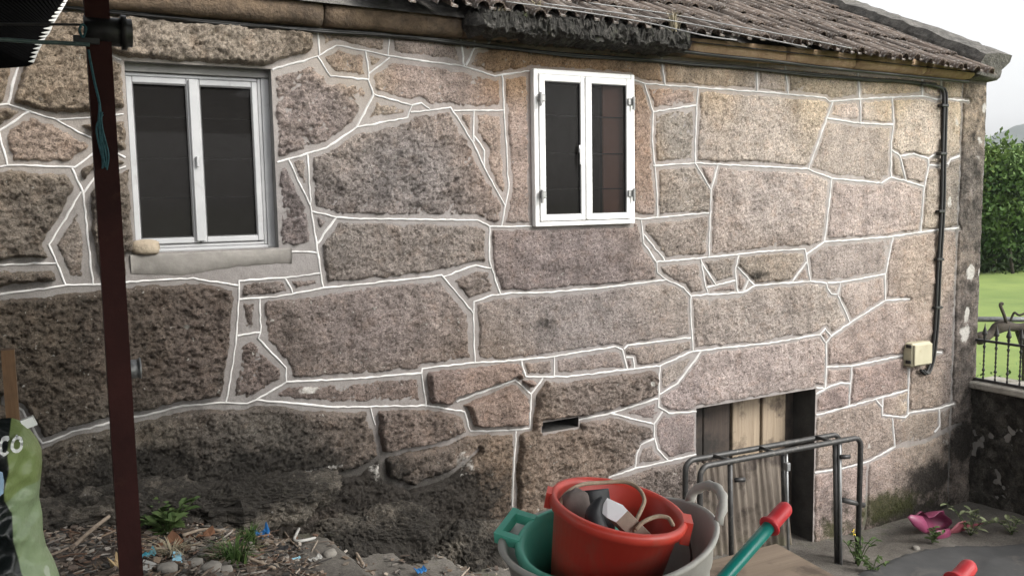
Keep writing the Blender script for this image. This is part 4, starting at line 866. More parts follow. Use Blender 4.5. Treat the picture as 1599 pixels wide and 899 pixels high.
TL = [(1548, 44, 206, 368, 1.4, 'leaf_tree2', 'light green tree whose crown meets the house corner', 2, .3), (1580, 43, 232, 378, 1.3, 'leaf_tree', 'lower mid green tree at the meadow edge, leaning stem below', 3, -.4), (1612, 45, 212, 370, 1.5, 'leaf_tree', 'green tree cut by the right edge of the picture', 4, 0), (1568, 52, 222, 385, 2.0, 'leaf_dark', 'darkest tree, standing behind the front row', 5, 0), (1530, 54, 216, 380, 2.0, 'leaf_dark', 'dark tree behind the row, next to the house corner', 6, 0), (1605, 53, 206, 380, 2.1, 'leaf_dark', 'dark tree at the back by the right picture edge', 7, 0)]
for a in TL: tree(a[0], a[1], a[2], a[3], a[4], M[a[5]], a[6], a[7], a[8])
r_ = np.random.RandomState(9)   # undergrowth, one dense mass below the trees
pts_ = []
for k in range(420):
    p = DP(r_.uniform(1440, 1760), 430, r_.uniform(43.2, 50)); p[2] = -1.9+r_.uniform(0, 2.6); pts_.append(p+r_.normal(size=(40, 3))*.4)
pts_ = np.concatenate(pts_); V, Fc = leafquads(pts_, len(pts_), .16, 10); tag(mk('undergrowth', V, Fc, M['leaf_dark'], None), 'dark undergrowth below the trees at the meadow edge', 'undergrowth', kind='stuff')
pts_ = []
for k in range(60):
    p = WX(r_.uniform(1530, 1720), r_.uniform(545, 600), r_.uniform(9.2, 10.4)); p[2] = r_.uniform(-1.3, -.25); pts_.append(p+r_.normal(size=(90, 3))*.14)
pts_ = np.concatenate(pts_); V, Fc = leafquads(pts_, len(pts_), .035, 12); tag(mk('bramble', V, Fc, leafm('bramble_leaf', (.05, .11, .025), (.13, .20, .06), 3), None), 'green brambles growing behind the iron railing', 'bramble', kind='stuff')
# ================================================================== black folding frame before the door
fr = thing('folding_frame', (4.8, -.5, -.86), 'charcoal tubular folding frame standing before the cellar door', 'frame')
def bar(name, pts, r=.0155, mat='frame_paint'): return MB().tube(pts, r, 10).go(name, M[mat], fr, True)
def hoop(y, pl, pr, zbl, zbr, nm):
    a, b = W(*pl, y), W(*pr, y); R_ = .075; P = [np.array([a[0]-R_*.6, y, zbl]), np.array([a[0]-R_*.6, y, a[2]-R_])]
    for k in range(1, 7):
        t = k/6*math.pi/2; P.append(np.array([a[0]-R_*.6+R_*(1-math.cos(t)), y, a[2]-R_+R_*math.sin(t)]))
    for k in range(0, 7):
        t = k/6*math.pi/2; P.append(np.array([b[0]-R_*.4+R_*math.sin(t), y, b[2]-R_+R_*math.cos(t)]))
    P.append(np.array([b[0]+R_*.6, y, zbr])); return bar(nm, P, .021)
YF, YB = -.52, -.36
hoop(YF, (1101, 727), (1338, 683), -.80, -.86, 'hoop'); hoop(YB, (1078, 718), (1305, 678), -.78, -.86, 'hoop')
for (pa, pb_) in (((1112, 711), (1143, 718)), ((1185, 698), (1208, 705)), ((1273, 682), (1297, 688))): bar('cross_bar', [W(*pa, YB), W(*pb_, YF)], .013)
def vbar(px0, py0, px1, py1, y, r, mat='frame_paint', nm='upright'): bar(nm, [W(px0, py0, y), W(px1, py1, y)], r, mat)
vbar(1140, 722, 1142, 880, YF+.02, .019); vbar(1228, 706, 1231, 862, YF+.02, .011, 'steel_grey', 'stay'); vbar(1222, 706, 1224, 800, YF+.06, .016)
vbar(1311, 688, 1313, 882, YF+.03, .013, 'steel_grey', 'stay'); vbar(1304, 690, 1307, 884, YF+.06, .02)
bar('cross_bar', [W(1316, 780, YF+.03), W(1349, 788, YF)], .021); bar('foot_bar', [W(1304, 880, YF+.06), W(1324, 890, YF+.02)], .018)
for px, py in ((1147, 749), (1312, 713)):
    q = W(px, py, YF); MB().tube([q, q+[.07, -.03, 0]], .017, 10).go('knob', M['steel_dark'], fr, True)
q = W(1229, 728, YF); MB().box(q-[.018, .02, .03], q+[.018, .02, .03], .004).go('bracket', M['steel_grey'], fr)
# ================================================================== table, tub, buckets, barrow
tb = thing('work_table', (1.55, -3.35, .35), 'low brown board table right of the grey tub', 'table')
MB().add([(.98, -3.5, .862), (2.08, -3.52, .862), (2.15, -2.905, .862), (.98, -2.87, .862), (.98, -3.5, .9), (2.08, -3.52, .9), (2.15, -2.905, .9), (.98, -2.87, .9)], [(3, 2, 1, 0), (4, 5, 6, 7), (0, 1, 5, 4), (1, 2, 6, 5), (2, 3, 7, 6), (3, 0, 4, 7)]).go('table_top', M['board'], tb)
for x, y in ((1.06, -3.43), (1.99, -3.45), (2.03, -2.98), (1.06, -2.95)): MB().box((x-.03, y-.03, float(gz(x, y))-.03), (x+.03, y+.03, .862), .004).go('leg', M['board'], tb)
# tub
tc = DP(948, 836, 2.23); ax = rot_axes((-.094, .05, 1)); 
td = thing('grey_tub', (tc[0], tc[1], .902), 'large grey flexible tub with rope style handles holding the buckets', 'tub')
prof = [(.0, -.345), (.19, -.345), (.205, -.335), (.225, -.25), (.232, -.245), (.236, -.19), (.243, -.185), (.255, -.08), (.262, -.075), (.272, -.012), (.282, -.010), (.287, .002), (.280, .007), (.270, .002), (.25, -.08), (.20, -.325), (.0, -.33)]
mb = MB(); n = 64; mb.lathe(prof, tc, n, ax); V = mb.v[0]
for i, v in enumerate(V):
    a = 2*math.pi*(i % n)/n; lift = .010*math.cos(2*(a+.35))*np.interp(v[2]-tc[2], [-.3, 0], [0, 1]); v[2] += lift; v[2] = max(v[2], .903)
mb.go('shell', M['tub'], td, True)
for ang, hz_ in ((RAD(-14), 1),):
    d = ax[0]*math.cos(ang)+ax[1]*math.sin(ang); tt = -ax[0]*math.sin(ang)+ax[1]*math.cos(ang); P = []; 
    for k in range(17):
        u = k/16; s_ = math.sin(math.pi*u); P.append(tc+d*(.274+.038*s_)+tt*(.085*math.cos(math.pi*u))+np.array([0, 0, .004*hz_+.062*hz_*s_**.7]))
    MB().tube(P, [.013+.0022*math.sin(k*2.4) for k in range(17)], 10).go('handle', M['tub'], td, True)
# green bucket
def bucket(name, c, axes, r1, r0, h, mat, label, lip=.012, n=56):
    o = thing(name, tuple(np.array(c)-axes[2]*h), label, 'bucket'); p = [(0, -h), (r0-.006, -h), (r0, -h+.006), (r1-.004, -lip*2.2), (r1+lip*.7, -lip*2.0), (r1+lip, -lip*.6), (r1+lip*.6, 0), (r1, .0015), (r1-.008, -lip*.8), (r0-.01, -h+.012), (0, -h+.010)]
    MB().lathe(p, c, n, axes).go('shell', mat, o, True); return o
gc = DP(890, 846, 2.23); gax = rot_axes((-.22, -.30, 1)); gbk = bucket('green_bucket', gc, gax, .125, .095, .19, M['green_plastic'], 'mint green plastic bucket with a loop handle inside the grey tub', .02)
vd = -(B3[0]); vd = vd-gax[2]*vd.dot(gax[2]); vd /= np.linalg.norm(vd); sdn = np.cross(gax[2], vd)
P0 = gc+vd*.128; hs_ = []
hd = vd*.88-sdn*.47; hd /= np.linalg.norm(hd); hp = np.cross(gax[2], hd)
P0 = gc+hd*.13
for k, (o_, w_) in enumerate(((.0, 1),)):
    MB().obox(P0+hp*.045+hd*.022-gax[2]*.012, hd*.030, hp*.009, gax[2]*.016).obox(P0-hp*.045+hd*.022-gax[2]*.012, hd*.030, hp*.009, gax[2]*.016).obox(P0+hd*.058-gax[2]*.012, hd*.009, hp*.055, gax[2]*.017).go('handle', M['green_plastic'], gbk)
# red bucket
rc = DP(966, 787, 2.2); rax = rot_axes((.15, -.14, 1)); rbk = bucket('red_bucket', rc, rax, .166, .128, .285, M['red_plastic'], 'red plastic bucket full of odds and ends, standing in the grey tub', .014)
ld = B3[0]*.98-B3[2]*.1; ld = ld-rax[2]*ld.dot(rax[2]); ld /= np.linalg.norm(ld); lp = np.cross(rax[2], ld)
MB().obox(rc+ld*.178-rax[2]*.028, ld*.012, lp*.03, rax[2]*.03).go('lug', M['red_plastic'], rbk)
MB().obox(rc-ld*.178-rax[2]*.02, ld*.009, lp*.025, rax[2]*.02).go('lug', M['red_plastic'], rbk)
MB().tube(smoothpath([rc+ld*.19-rax[2]*.045, rc+ld*.20-lp*.05-rax[2]*.09, rc+ld*.16-lp*.10-rax[2]*.12, rc+ld*.05-lp*.2-rax[2]*.14], 5), .003, 6).go('bail', M['steel_dark'], rbk, True)
# things in the red bucket
bt = thing('rubber_boot', tuple(DP(922, 800, 2.2)), 'black rubber boot shaft sticking out of the red bucket', 'boot')
p0, p1 = DP(936, 842, 2.2), DP(927, 764, 2.23); bax = rot_axes(p1-p0); L = np.linalg.norm(p1-p0)
pr = [(0.0, 0), (.046, 0), (.046, L*.5), (.044, L*.95), (.045, L), (.041, L), (.036, L*.4), (.0, L*.35)]; mb = MB().lathe(pr, p0, 26, bax, 1.0, .72); V = mb.v[0]
for i, v in enumerate(V): v += bax[0]*.010*math.sin(v[2]*60+i % 26)*.4
mb.go('shaft', M['boot'], bt, True); MB().tube(smoothpath([DP(941, 775, 2.13), DP(928, 800, 2.12), DP(932, 825, 2.11), DP(946, 838, 2.11)], 5), [.004, .008, .013, .016, .019, .022, .024, .026, .027, .028, .028, .027, .026, .024, .022, .02][:16], 10).go('flap', M['boot'], bt, True)
tag(rock('rag', DP(897, 800, 2.2), (.045, .04, .06), M['greybrown'], 8, (22, 14), .3), 'grey brown rag beside the boot in the red bucket', 'rag')
bk = thing('wood_block', tuple(DP(970, 830, 2.14)), 'wooden block with a white end face in the red bucket', 'block')
e0 = DP(958, 799, 2.12); e1 = DP(990, 838, 2.17); dx = (e1-e0); dx /= np.linalg.norm(dx)
u_ = DP(946, 806, 2.12)-DP(966, 790, 2.13); hexv = [DP(936, 797, 2.12), DP(948, 777, 2.125), DP(972, 788, 2.125), DP(980, 797, 2.12), DP(962, 815, 2.11), DP(948, 808, 2.11)]
sh = DP(1010, 838, 2.18)-DP(968, 796, 2.12); V = hexv+[h+sh for h in hexv]
MB().add(V, [(0, 1, 7, 6), (1, 2, 8, 7), (2, 3, 9, 8), (3, 4, 10, 9), (4, 5, 11, 10), (5, 0, 6, 11), (11, 10, 9, 8, 7, 6)]).go('body', M['block_wood'], bk)
fn = np.cross(hexv[2]-hexv[0], hexv[4]-hexv[0]); fn /= np.linalg.norm(fn); fn *= -np.sign(fn.dot(B3[2]))
cc = np.mean(hexv, 0); out = [cc+(h-cc)*1.0+fn*.003 for h in hexv]; MB().add(hexv+out, [(6, 7, 8, 9, 10, 11)]+[(i, (i+1) % 6, 6+(i+1) % 6, 6+i) for i in range(6)]).go('end_face', M['block_white'], bk)
cable('cord_loop', [DP(*p) for p in ((873, 800, 2.14), (880, 775, 2.2), (905, 757, 2.28), (940, 753, 2.32), (975, 752, 2.33), (997, 762, 2.3), (1006, 780, 2.26), (1000, 798, 2.22), (992, 815, 2.18), (990, 828, 2.14))], .0055, M['cord'], 'beige cord looping round inside the red bucket rim', 'cord')
cable('cord_end', [DP(*p) for p in ((992, 826, 2.13), (1005, 814, 2.14), (1025, 806, 2.16), (1043, 808, 2.16), (1051, 820, 2.14))], .0055, M['cord'], 'short arched cord end at the right in the red bucket', 'cord')
# barrow handles
wb = thing('wheelbarrow', (.85, -4.2, .55), 'teal tube handles with red grips of a barrow tipped up in the foreground', 'wheelbarrow')
h1a, h1b = DP(1228, 791, 1.9), DP(1088, 950, 1.72); h2a, h2b = DP(1515, 882, 1.8), DP(1375, 1035, 1.6)
low_ = None
for a, b in ((h1a, h1b), (h2a, h2b)):
    d = (a-b)/np.linalg.norm(a-b); e = b-d*.55
    hnd = MB().tube([a-d*.012, (a+b)/2, b, e], .0142, 16).go('handle', M['teal_tube'], wb, True)
    g = MB(); gr_ = rot_axes(d); pr = [(.0142, -.072), (.023, -.072), (.0245, -.069), (.023, -.065), (.0175, -.063), (.0175, -.05), (.017, -.046), (.0175, -.042), (.0175, -.012), (.0165, -.004), (.012, .003), (.0, .005)]
    g.lathe(pr, a, 20, gr_).go('grip', M['red_grip'], hnd, True)
d = (h1a-h1b)/np.linalg.norm(h1a-h1b); k1, k2 = h1b-d*.33, h2b-d*.33; ac = (k2-k1)*.5; mid = (k1+k2)/2; dn3 = -d
nrm_ = np.cross(d, ac/np.linalg.norm(ac)); nrm_ *= np.sign(nrm_[2])
tw = ac*1.1; V = [mid-tw+d*.18, mid+tw+d*.18, mid+tw-d*.38, mid-tw-d*.38]; V += [v*1+(mid-v)*.35-nrm_*.2 for v in V[:4]]
MB().add(V, [(4, 5, 6, 7), (0, 1, 5, 4), (1, 2, 6, 5), (2, 3, 7, 6), (3, 0, 4, 7)]).go('tray', M['teal_tube'], wb)
# ================================================================== sack and stake at the lower left
sk = thing('compost_sack', tuple(W(10, 899, -3.3)*[1, 1, 0]+[0, 0, .5]), 'green and black plastic compost sack at the lower left', 'sack')
right = [(18, 652), (30, 655), (45, 668), (58, 684), (65, 700), (66, 722), (63, 752), (61, 775), (66, 800), (67, 828), (72, 850), (84, 872), (93, 897), (100, 940), (104, 1000)]
rz_ = np.array([W(x, y, -3.3) for x, y in right]); ro = np.argsort(rz_[:, 2]); ztop, zbot = rz_[:, 2].max(), rz_[:, 2].min()-.25
blk = np.array([W(x, y, -3.3) for x, y in ((18, 652), (14, 690), (17, 715), (9, 750), (9, 768), (20, 785), (24, 830), (34, 870), (52, 905), (70, 960))]); bo = np.argsort(blk[:, 2])
NU, NV = 130, 110; V = []; Fc = []; mi = []
JJ, IU = np.meshgrid(np.arange(NV+1)/NV, np.arange(NU+1)/NU, indexing='ij'); ZS = zbot+(ztop-zbot)*JJ; XR = np.interp(ZS, rz_[ro, 2], rz_[ro, 0]); XS = XR-.42+.42*IU
ES = np.minimum(1, np.minimum(IU, 1-IU)/.12)**.5*np.minimum(1, (1-JJ)/.06+.12)
CR = .012*fbm(XS*12, ZS*8, 140, 2)+.034*np.abs(pn(XS*13+ZS*9, ZS*7-XS*6, 143))+.022*np.abs(pn(XS*24-ZS*19, ZS*12+XS*8, 146))
V = np.concatenate([np.c_[XS.ravel(), (-3.3-(.085*ES-CR*ES*1.6)*f_).ravel(), ZS.ravel()] for f_ in (1, -.7)])
n1 = NU+1; NN = n1*(NV+1)
for back in (0, 1):
    for j in range(NV):
        for i in range(NU):
            q = (j*n1+i, j*n1+i+1, (j+1)*n1+i+1, (j+1)*n1+i); q = tuple(a+back*NN for a in q); Fc.append(q if not back else q[::-1])
zp = W(50, 772, -3.3)[2]; VA = np.array(V); xbk = np.interp(VA[:, 2], blk[bo, 2], blk[bo, 0])
sko = mk('film', V, Fc, M['sack'], sk, True, attrs={'blk': (VA[:, 0]-xbk)*20+.5, 'pale': (VA[:, 2]-zp+.03*np.sin(VA[:, 0]*30))*20+.5})
def onsack(px, py, lift=.004):
    q = W(px, py, -3.38); best = min(range(NN), key=lambda i: (V[i][0]-q[0])**2+(V[i][2]-q[2])**2); return np.array([q[0], V[best][1]-lift, q[2]])
for (cx_, cy_, a0, a1) in ((8, 697, 50, 310), (26, 697, 0, 360)):
    vv = []; ff = []; n = 28
    for k in range(n+1):
        a = RAD(a0+(a1-a0)*k/n)
        for r1 in (5.2, 9.6): vv.append(onsack(cx_+r1*math.cos(a), cy_-r1*1.08*math.sin(a), .014))
    for k in range(n): ff.append((2*k, 2*k+1, 2*k+3, 2*k+2))
    mk('lettering', vv, ff, M['letter'], sk)
q = W(45, 659, -3.3); MB().obox(q, np.array([.010, 0, .003]), np.array([0, .006, 0]), np.array([-.003, 0, .008])).go('tie', M['letter'], sk)
ps = [onsack(x, y, .003) for x, y in ((-4, 735), (4, 738), (6, 752), (5, 772), (-3, 778))]; MB().add(ps, [tuple(range(5))]).go('print', M['sack_blue'], sk)
st = MB().obox((W(5, 604, -3.1)+W(40, 760, -3.1))/2, np.array([.011, 0, 0]), np.array([0, .014, 0]), (W(5, 604, -3.1)-W(40, 1050, -3.1))/2*[1, 0, .6]).go('wooden_stake', M['stake'], None); tag(st, 'rough brown wooden stake behind the compost sack', 'stake')
# ================================================================== magenta plastic, weeds, litter
mg = thing('broken_bucket', tuple(G(1465, 838, -.84)), 'broken magenta plastic bucket lying by the low wall', 'bucket')
def shard(name, outline, y0, mat, bulge=.06, dep=0.):
    P = [W(x, y, y0) for x, y in outline]; c = np.mean(P, 0); V = []; Fc = []; n = len(P); R_ = 5
    for th in (0, .006):
        for r_ in range(R_+1):
            for k in range(n):
                q = c+(P[k]-c)*(r_/R_); rr = r_/R_; V.append(q+[0, bulge*(1-rr*rr)+th+dep*(P[k][2]-c[2])*rr, 0])
    m_ = n*(R_+1)
    for t in (0, 1):
        for r_ in range(R_):
            for k in range(n):
                f = (t*m_+r_*n+k, t*m_+(r_+1)*n+k, t*m_+(r_+1)*n+(k+1) % n, t*m_+r_*n+(k+1) % n); Fc.append(f if t == 0 else f[::-1])
    for k in range(n): a = R_*n+k; b = R_*n+(k+1) % n; Fc.append((a, m_+a, m_+b, b))
    return mk(name, V, Fc, M[mat], mg, True)
shard('side', [(1421, 806), (1434, 796), (1443, 802), (1449, 808), (1457, 806), (1465, 797), (1471, 796), (1474, 802), (1489, 812), (1492, 818), (1486, 826), (1470, 828), (1452, 830)], -.42, 'magenta', .12, -.3)
shard('wall', [(1420, 808), (1426, 804), (1442, 806), (1447, 815), (1449, 832), (1440, 831), (1427, 821)], -.50, 'magenta', -.03, .2)
shard('flap', [(1484, 824), (1490, 812), (1501, 810), (1513, 818), (1540, 815), (1512, 829), (1493, 838), (1482, 843), (1470, 842)], -.46, 'magenta_pale', -.03, -.5)
shard('base', [(1464, 828), (1476, 826), (1484, 824), (1485, 834), (1480, 843), (1466, 843), (1458, 836)], -.50, 'magenta', -.02, .1)
def plant(name, base, n, h, sp, lf, mat, label, seed, flower=0, cat='plant', group=None, leaves=6):
    r_ = random.Random(seed); o = thing(name, tuple(base), label, cat, group); S_ = MB(); Lv = MB(); Fl = MB()
    for k in range(n):
        a = r_.uniform(0, 6.28); e = np.array(base)+[math.cos(a)*sp*r_.uniform(.3, 1), math.sin(a)*sp*r_.uniform(.3, 1), h*r_.uniform(.55, 1)]; m_ = (np.array(base)+e)/2+[0, 0, h*.15]; pth = smoothpath([base, m_, e], 5); S_.tube(pth, [.003]*len(pth), 5)
        for j in range(leaves):
            p = pth[min(len(pth)-1, 2+int(j*(len(pth)-2)/leaves))]; b = r_.uniform(0, 6.28); d = np.array([math.cos(b), math.sin(b), r_.uniform(-.2, .6)]); d /= np.linalg.norm(d); s_ = np.cross(d, [0, 0, 1]); s_ /= np.linalg.norm(s_); L = lf*r_.uniform(.6, 1.2); up = np.array([0, 0, .12*L])
            Lv.add([p, p+d*L*.35+s_*L*.26+up, p+d*L*.75+s_*L*.22+up, p+d*L, p+d*L*.75-s_*L*.22+up, p+d*L*.35-s_*L*.26+up], [(0, 1, 2, 3), (0, 3, 4, 5)])
        if k < flower:
            for j in range(5):
                b = j*1.2566; d = np.array([math.cos(b), math.sin(b)*.5-.3, math.sin(b)]); Fl.add([e, e+d*.02+[.006, 0, 0], e+d*.032, e+d*.02-[.006, 0, 0]], [(0, 1, 2, 3)])
    S_.go('stem', M['weed'], o, True); Lv.go('leaf', mat, o); 
    if flower: Fl.go('flower', M['yellow'], o)
    return o
def tuft(name, base, n, h, sp, mat, label, seed, cat='grass', group=None):
    r_ = random.Random(seed); m_ = MB()
    for k in range(n):
        a = r_.uniform(0, 6.28); d = np.array([math.cos(a), math.sin(a), 0]); b = np.array(base)+d*r_.uniform(0, sp*.35)+[0, 0, -.01]; L = h*r_.uniform(.5, 1); o1 = b+d*sp*.3*r_.uniform(.2, 1)+[0, 0, L*.65]; e = b+d*sp*r_.uniform(.4, 1)+[0, 0, L*r_.uniform(.6, 1)]; s_ = np.cross(d, [0, 0, 1])*.004
        m_.add([b-s_, b+s_, o1+s_*.8, o1-s_*.8, e], [(0, 1, 2, 3), (3, 2, 4)])
    return tag(m_.go(name, mat, None), label, cat, group)
def gp(px, py):   # point of the yard ground seen at a pixel
    d = ray(px, py); t = 2.
    for _ in range(400):
        p = CAM+d*t
        if p[2] < float(gz(p[0], min(p[1], 0))): break
        t += .02
    return p
plant('yellow_weed', gp(1340, 884), 7, .30, .16, .06, M['weed'], 'weed with a yellow flower at the foot of the frame', 21, 1, leaves=6)
plant('small_weed', gp(1362, 894), 6, .14, .14, .05, M['weed'], 'small green weed right of the yellow flowered one', 22)
plant('wall_weed', gp(1455, 848), 5, .14, .10, .06, M['weed'], 'green weed in front of the magenta plastic', 23)
plant('pale_weed', gp(1515, 836), 7, .26, .24, .07, M['weed_pale'], 'pale leaved weed right of the magenta plastic', 24)
plant('corner_weed', gp(1580, 835), 5, .18, .15, .07, M['weed_pale'], 'pale weed under the low wall by the right edge', 25)
plant('broad_weed', gp(262, 836), 11, .17, .16, .085, M['weed'], 'broad leaved green weed right of the steel post', 26, leaves=7)
plant('ledge_weed', gp(232, 800), 5, .10, .10, .05, M['weed'], 'small weed on the ledge above the broad leaved one', 27)
plant('moss_weed', gp(540, 838), 9, .09, .16, .04, M['weed_pale'], 'low pale green weed in the crack of the ledge', 28)
plant('step_weed', gp(640, 850), 7, .08, .14, .035, M['weed'], 'tiny weed at the dark foot of the wall', 29)
plant('tub_weed', gp(752, 862), 5, .09, .08, .04, M['weed_pale'], 'tiny pale weed just left of the tub', 30)
tuft('grass_tuft', gp(368, 880), 90, .17, .17, M['grass'], 'green grass tuft among the litter near the blue scraps', 31)
tuft('grass_clump', gp(392, 848), 60, .13, .07, M['grass'], 'short bright grass clump above the blue scrap', 32)
tuft('dry_tuft', gp(270, 868), 60, .10, .14, M['straw'], 'dry straw coloured tuft beside the post', 33)
def rp_(x, y, off=.06):
    d = ray(x, y); o_ = np.array([0, -.30, ez(3.3)])+nv*off; t = nv.dot(o_-CAM)/nv.dot(d); return CAM+d*t
tuft('roof_grass', W(838, 28, -.26), 40, .16, .07, M['straw'], 'dry grass tuft growing on the mossy slab, left of two', 34); tuft('roof_grass', W(1052, 56, -.28), 60, .22, .08, M['straw'], 'dry grass tuft at the right end of the mossy slab', 35)
tuft('roof_plant', W(818, 28, -.28), 30, .05, .08, M['weed_pale'], 'small pale plant growing on the mossy slab', 36)
tuft('slab_grass', W(775, 22, -.27), 50, .05, .10, M['straw'], 'dry grass on the left end of the mossy slab', 37)
# litter: small bits nobody could count
r_ = np.random.RandomState(77); V = []; Fc = []; tc_ = []; n_ = 0
PAL = np.array([[.20, .155, .12], [.12, .09, .07], [.30, .25, .20], [.18, .13, .09], [.30, .27, .235], [.05, .045, .04], [.15, .09, .06], [.13, .12, .105]])
def inlit(x, y):
    return (x < 1.15 or r_.rand() < .12)
cnt = 0
while cnt < 5200:
    x, y = r_.uniform(-.9, 2.6), r_.uniform(-1.9, -.12)
    if not inlit(x, y): continue
    cnt += 1; z = float(gz(x, y)); a = r_.uniform(0, 6.28); kind = r_.rand(); L = r_.uniform(.012, .045) if kind < .7 else r_.uniform(.05, .16); wdt = L*r_.uniform(.3, .8) if kind < .7 else r_.uniform(.002, .006); t_ = r_.uniform(.002, .008); d = np.array([math.cos(a), math.sin(a), r_.uniform(-.25, .25)]); s_ = np.array([-math.sin(a), math.cos(a), r_.uniform(-.4, .4)]); c = np.array([x, y, z+t_+r_.uniform(0, .012)])
    q = [c-d*L/2-s_*wdt/2, c+d*L*.4-s_*wdt*.6, c+d*L/2+s_*wdt*.3, c-d*L*.3+s_*wdt/2]; up = np.array([0, 0, t_]); V += q+[p+up for p in q]; b = n_*8; Fc += [(b+4, b+5, b+6, b+7), (b, b+1, b+5, b+4), (b+1, b+2, b+6, b+5), (b+2, b+3, b+7, b+6), (b+3, b, b+4, b+7)]; n_ += 1; tc_ += [PAL[r_.randint(len(PAL))]*r_.uniform(.4, .95)]*8
tag(mk('litter', V, Fc, M['litter'], None, False, attrs={'tint': np.array(tc_)}), 'dead leaves, chips and twigs strewn over the ground', 'litter', kind='stuff')
# single bits one can point at
M['blue'] = flat('blue_plastic', (.02, .14, .36)); M['skyblue'] = flat('pale_blue_plastic', (.22, .42, .52)); M['cyan'] = flat('cyan_plastic', (.08, .36, .45)); M['whitep'] = flat('white_plastic', (.36, .355, .335)); M['orange_leaf'] = flat('rusty_leaf', (.13, .06, .03), .9); M['blackp'] = flat('black_plastic', (.015, .015, .016), .5); M['tanleaf'] = flat('tan_husk', (.36, .26, .14), .9)
def scrap(name, px, py, w_, l_, ang, mat, label, cat='scrap', curl=.02, th=.003, lift=.012):
    c = gp(px, py); V = []; Fc = []; n = 8; d = np.array([math.cos(ang), math.sin(ang), 0]); s_ = np.array([-math.sin(ang), math.cos(ang), 0])
    for t in (0, th):
        for i in range(n+1):
            u = i/n-.5; wv = w_*(1-.25*abs(math.sin(i*2.1)))
            for k in (-1, 0, 1): V.append(c+d*u*l_+s_*k*wv/2+[0, 0, lift+t+curl*(u*u*4)*(.6+.4*k)+curl*.4*math.sin(i*1.7+k)])
    m_ = 3*(n+1)
    for i in range(n):
        for k in (0, 1): q = (i*3+k, i*3+k+1, i*3+k+4, i*3+k+3); Fc += [tuple(a+m_ for a in q), q[::-1]]
        Fc += [(i*3, i*3+3, m_+i*3+3, m_+i*3), (i*3+2, m_+i*3+2, m_+i*3+5, i*3+5)]
    Fc += [(0, m_, m_+1, 1), (1, m_+1, m_+2, 2), (n*3, n*3+1, m_+n*3+1, m_+n*3), (n*3+1, n*3+2, m_+n*3+2, m_+n*3+1)]
    return tag(mk(name, V, Fc, M[mat], None), label, cat)
scrap('plastic_scrap', 407, 838, .06, .09, .5, 'blue', 'crumpled blue plastic scrap beside the grass clump', curl=.06); scrap('plastic_scrap', 417, 832, .03, .06, 1.2, 'skyblue', 'pale blue corner of the crumpled plastic scrap', curl=.05)
scrap('plastic_strip', 277, 878, .045, .11, 1.45, 'skyblue', 'pale blue rectangular strip on the litter', curl=.01, lift=.02); scrap('plastic_chip', 230, 870, .05, .07, .3, 'cyan', 'cyan plastic chip close to the post'); scrap('plastic_piece', 273, 853, .07, .08, .2, 'blackp', 'dark blue grey plastic lid among the litter', curl=.03)
scrap('peg', 457, 876, .022, .085, .05, 'skyblue', 'pale blue pointed peg lying on the concrete', curl=.004); scrap('shell', 492, 876, .04, .08, .4, 'whitep', 'whitish shard on the concrete right of the peg', curl=.012); scrap('paper', 226, 890, .09, .08, .8, 'whitep', 'crumpled white paper at the foot of the post', curl=.012)
scrap('dead_leaf', 250, 858, .11, .20, .5, 'orange_leaf', 'rusty brown dead leaf beside the post', 'leaf', .03); scrap('dead_leaf', 300, 842, .06, .22, .1, 'orange_leaf', 'long rusty leaf below the ledge', 'leaf', .02); scrap('husk', 375, 822, .05, .08, .5, 'tanleaf', 'tan curled husk above the grass clump', 'husk', .05); scrap('black_strip', 420, 862, .028, .20, -.25, 'blackp', 'short black plastic strip lying on the litter', 'strip', .01); scrap('black_scrap', 432, 830, .04, .12, .3, 'blackp', 'torn black plastic right of the blue scrap', 'scrap', .05); scrap('blue_cap', 657, 899, .05, .06, .1, 'blue', 'blue plastic cap at the lower edge of the picture', 'cap', .012, .006, .03); scrap('yellow_scrap', 183, 888, .05, .06, 1, 'tanleaf', 'yellowish scrap behind the foot of the post', 'scrap', .04)
def stick(name, pts, r, mat, label, cat='stick'):
    P = [gp(x, y)+[0, 0, h+r] for x, y, h in pts]; return tag(MB().tube(smoothpath(P, 4), r, 7).go(name, M[mat], None, True), label, cat)
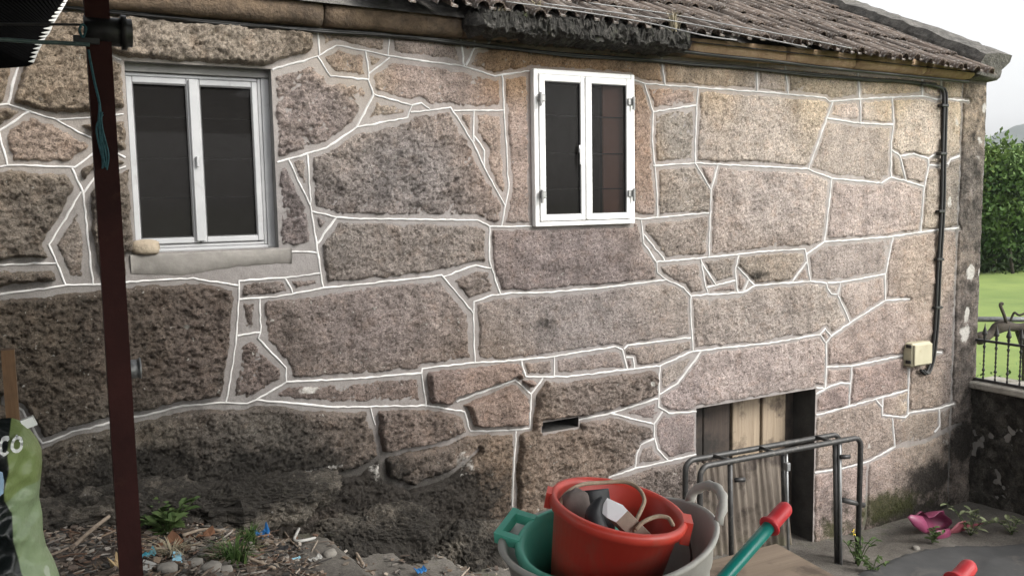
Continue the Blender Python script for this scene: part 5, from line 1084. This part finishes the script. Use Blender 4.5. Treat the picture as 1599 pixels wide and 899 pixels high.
stick('stick', [(112, 862, .01), (145, 845, .05), (174, 825, .06)], .010, 'twig', 'pale stick leaning left of the steel post'); stick('stick', [(216, 822, .02), (250, 806, .05), (300, 803, .02)], .006, 'twig', 'thin stick behind the broad leaved weed'); stick('stick', [(285, 842, .015), (320, 834, .02), (352, 834, .01)], .008, 'twig', 'pale stick lying below the ledge'); stick('stick', [(335, 862, .03), (390, 880, .02), (430, 893, .01)], .009, 'twig', 'long thin stick across the grass tuft'); stick('stick', [(225, 872, .04), (262, 866, .03)], .004, 'twig', 'thin straw by the cyan chip'); stick('stick', [(440, 826, .01), (452, 846, .01), (468, 858, .0)], .007, 'twig', 'dark bent twig on the concrete')
stick('white_strip', [(472, 826, .03), (463, 840, .02), (461, 849, .01), (485, 846, .01), (510, 838, .01)], .009, 'whitep', 'bent white plastic strip on the concrete', 'strip'); stick('dry_vine', [(503, 775, .12), (506, 790, .10), (515, 812, .06), (528, 828, .02)], .0045, 'twig', 'dry thin vine hanging down the ledge', 'vine')
stick('root', [(530, 838, .01), (545, 852, .02), (556, 870, .02), (567, 886, .01)], .010, 'twig', 'pale dry root running along the crack', 'root')
for k, (px, py, s_) in enumerate(((262, 893, .045), (330, 893, .05), (305, 884, .04), (352, 893, .035), (515, 868, .04), (1430, 858, .035), (1520, 868, .03), (360, 826, .05))):
    c = gp(px, py); tag(rock('loose_stone', c+[0, 0, s_*.4], (s_, s_*.8, s_*.55), M['slab'], 40+k, (10, 7), .3), ('grey loose stone by the white paper', 'loose stone at the bottom edge under the grass tuft', 'loose stone right of the pale blue strip', 'small loose stone below the grass tuft', 'loose stone in the crack of the concrete', 'small stone on the pale ground before the magenta plastic', 'small stone on the dark paving', 'pale loose stone under the ledge')[k], 'stone', 'loose stones on the ground')

# ================================================================== the air
hb = MB().box((-60, -1260, -6), (2000, 2000, 190), 0).go('haze', None or M['whitep'], None); hb.data.materials.clear()
hm = bpy.data.materials.new('haze'); hm.use_nodes = True; t = hm.node_tree; t.nodes.clear(); pv_ = t.nodes.new('ShaderNodeVolumePrincipled'); pv_.inputs['Color'].default_value = (.92, .95, 1, 1); pv_.inputs['Density'].default_value = .00022; pv_.inputs['Anisotropy'].default_value = .2
oo = t.nodes.new('ShaderNodeOutputMaterial'); t.links.new(pv_.outputs[0], oo.inputs['Volume']); hb.data.materials.append(hm); tag(hb, kind='stuff')
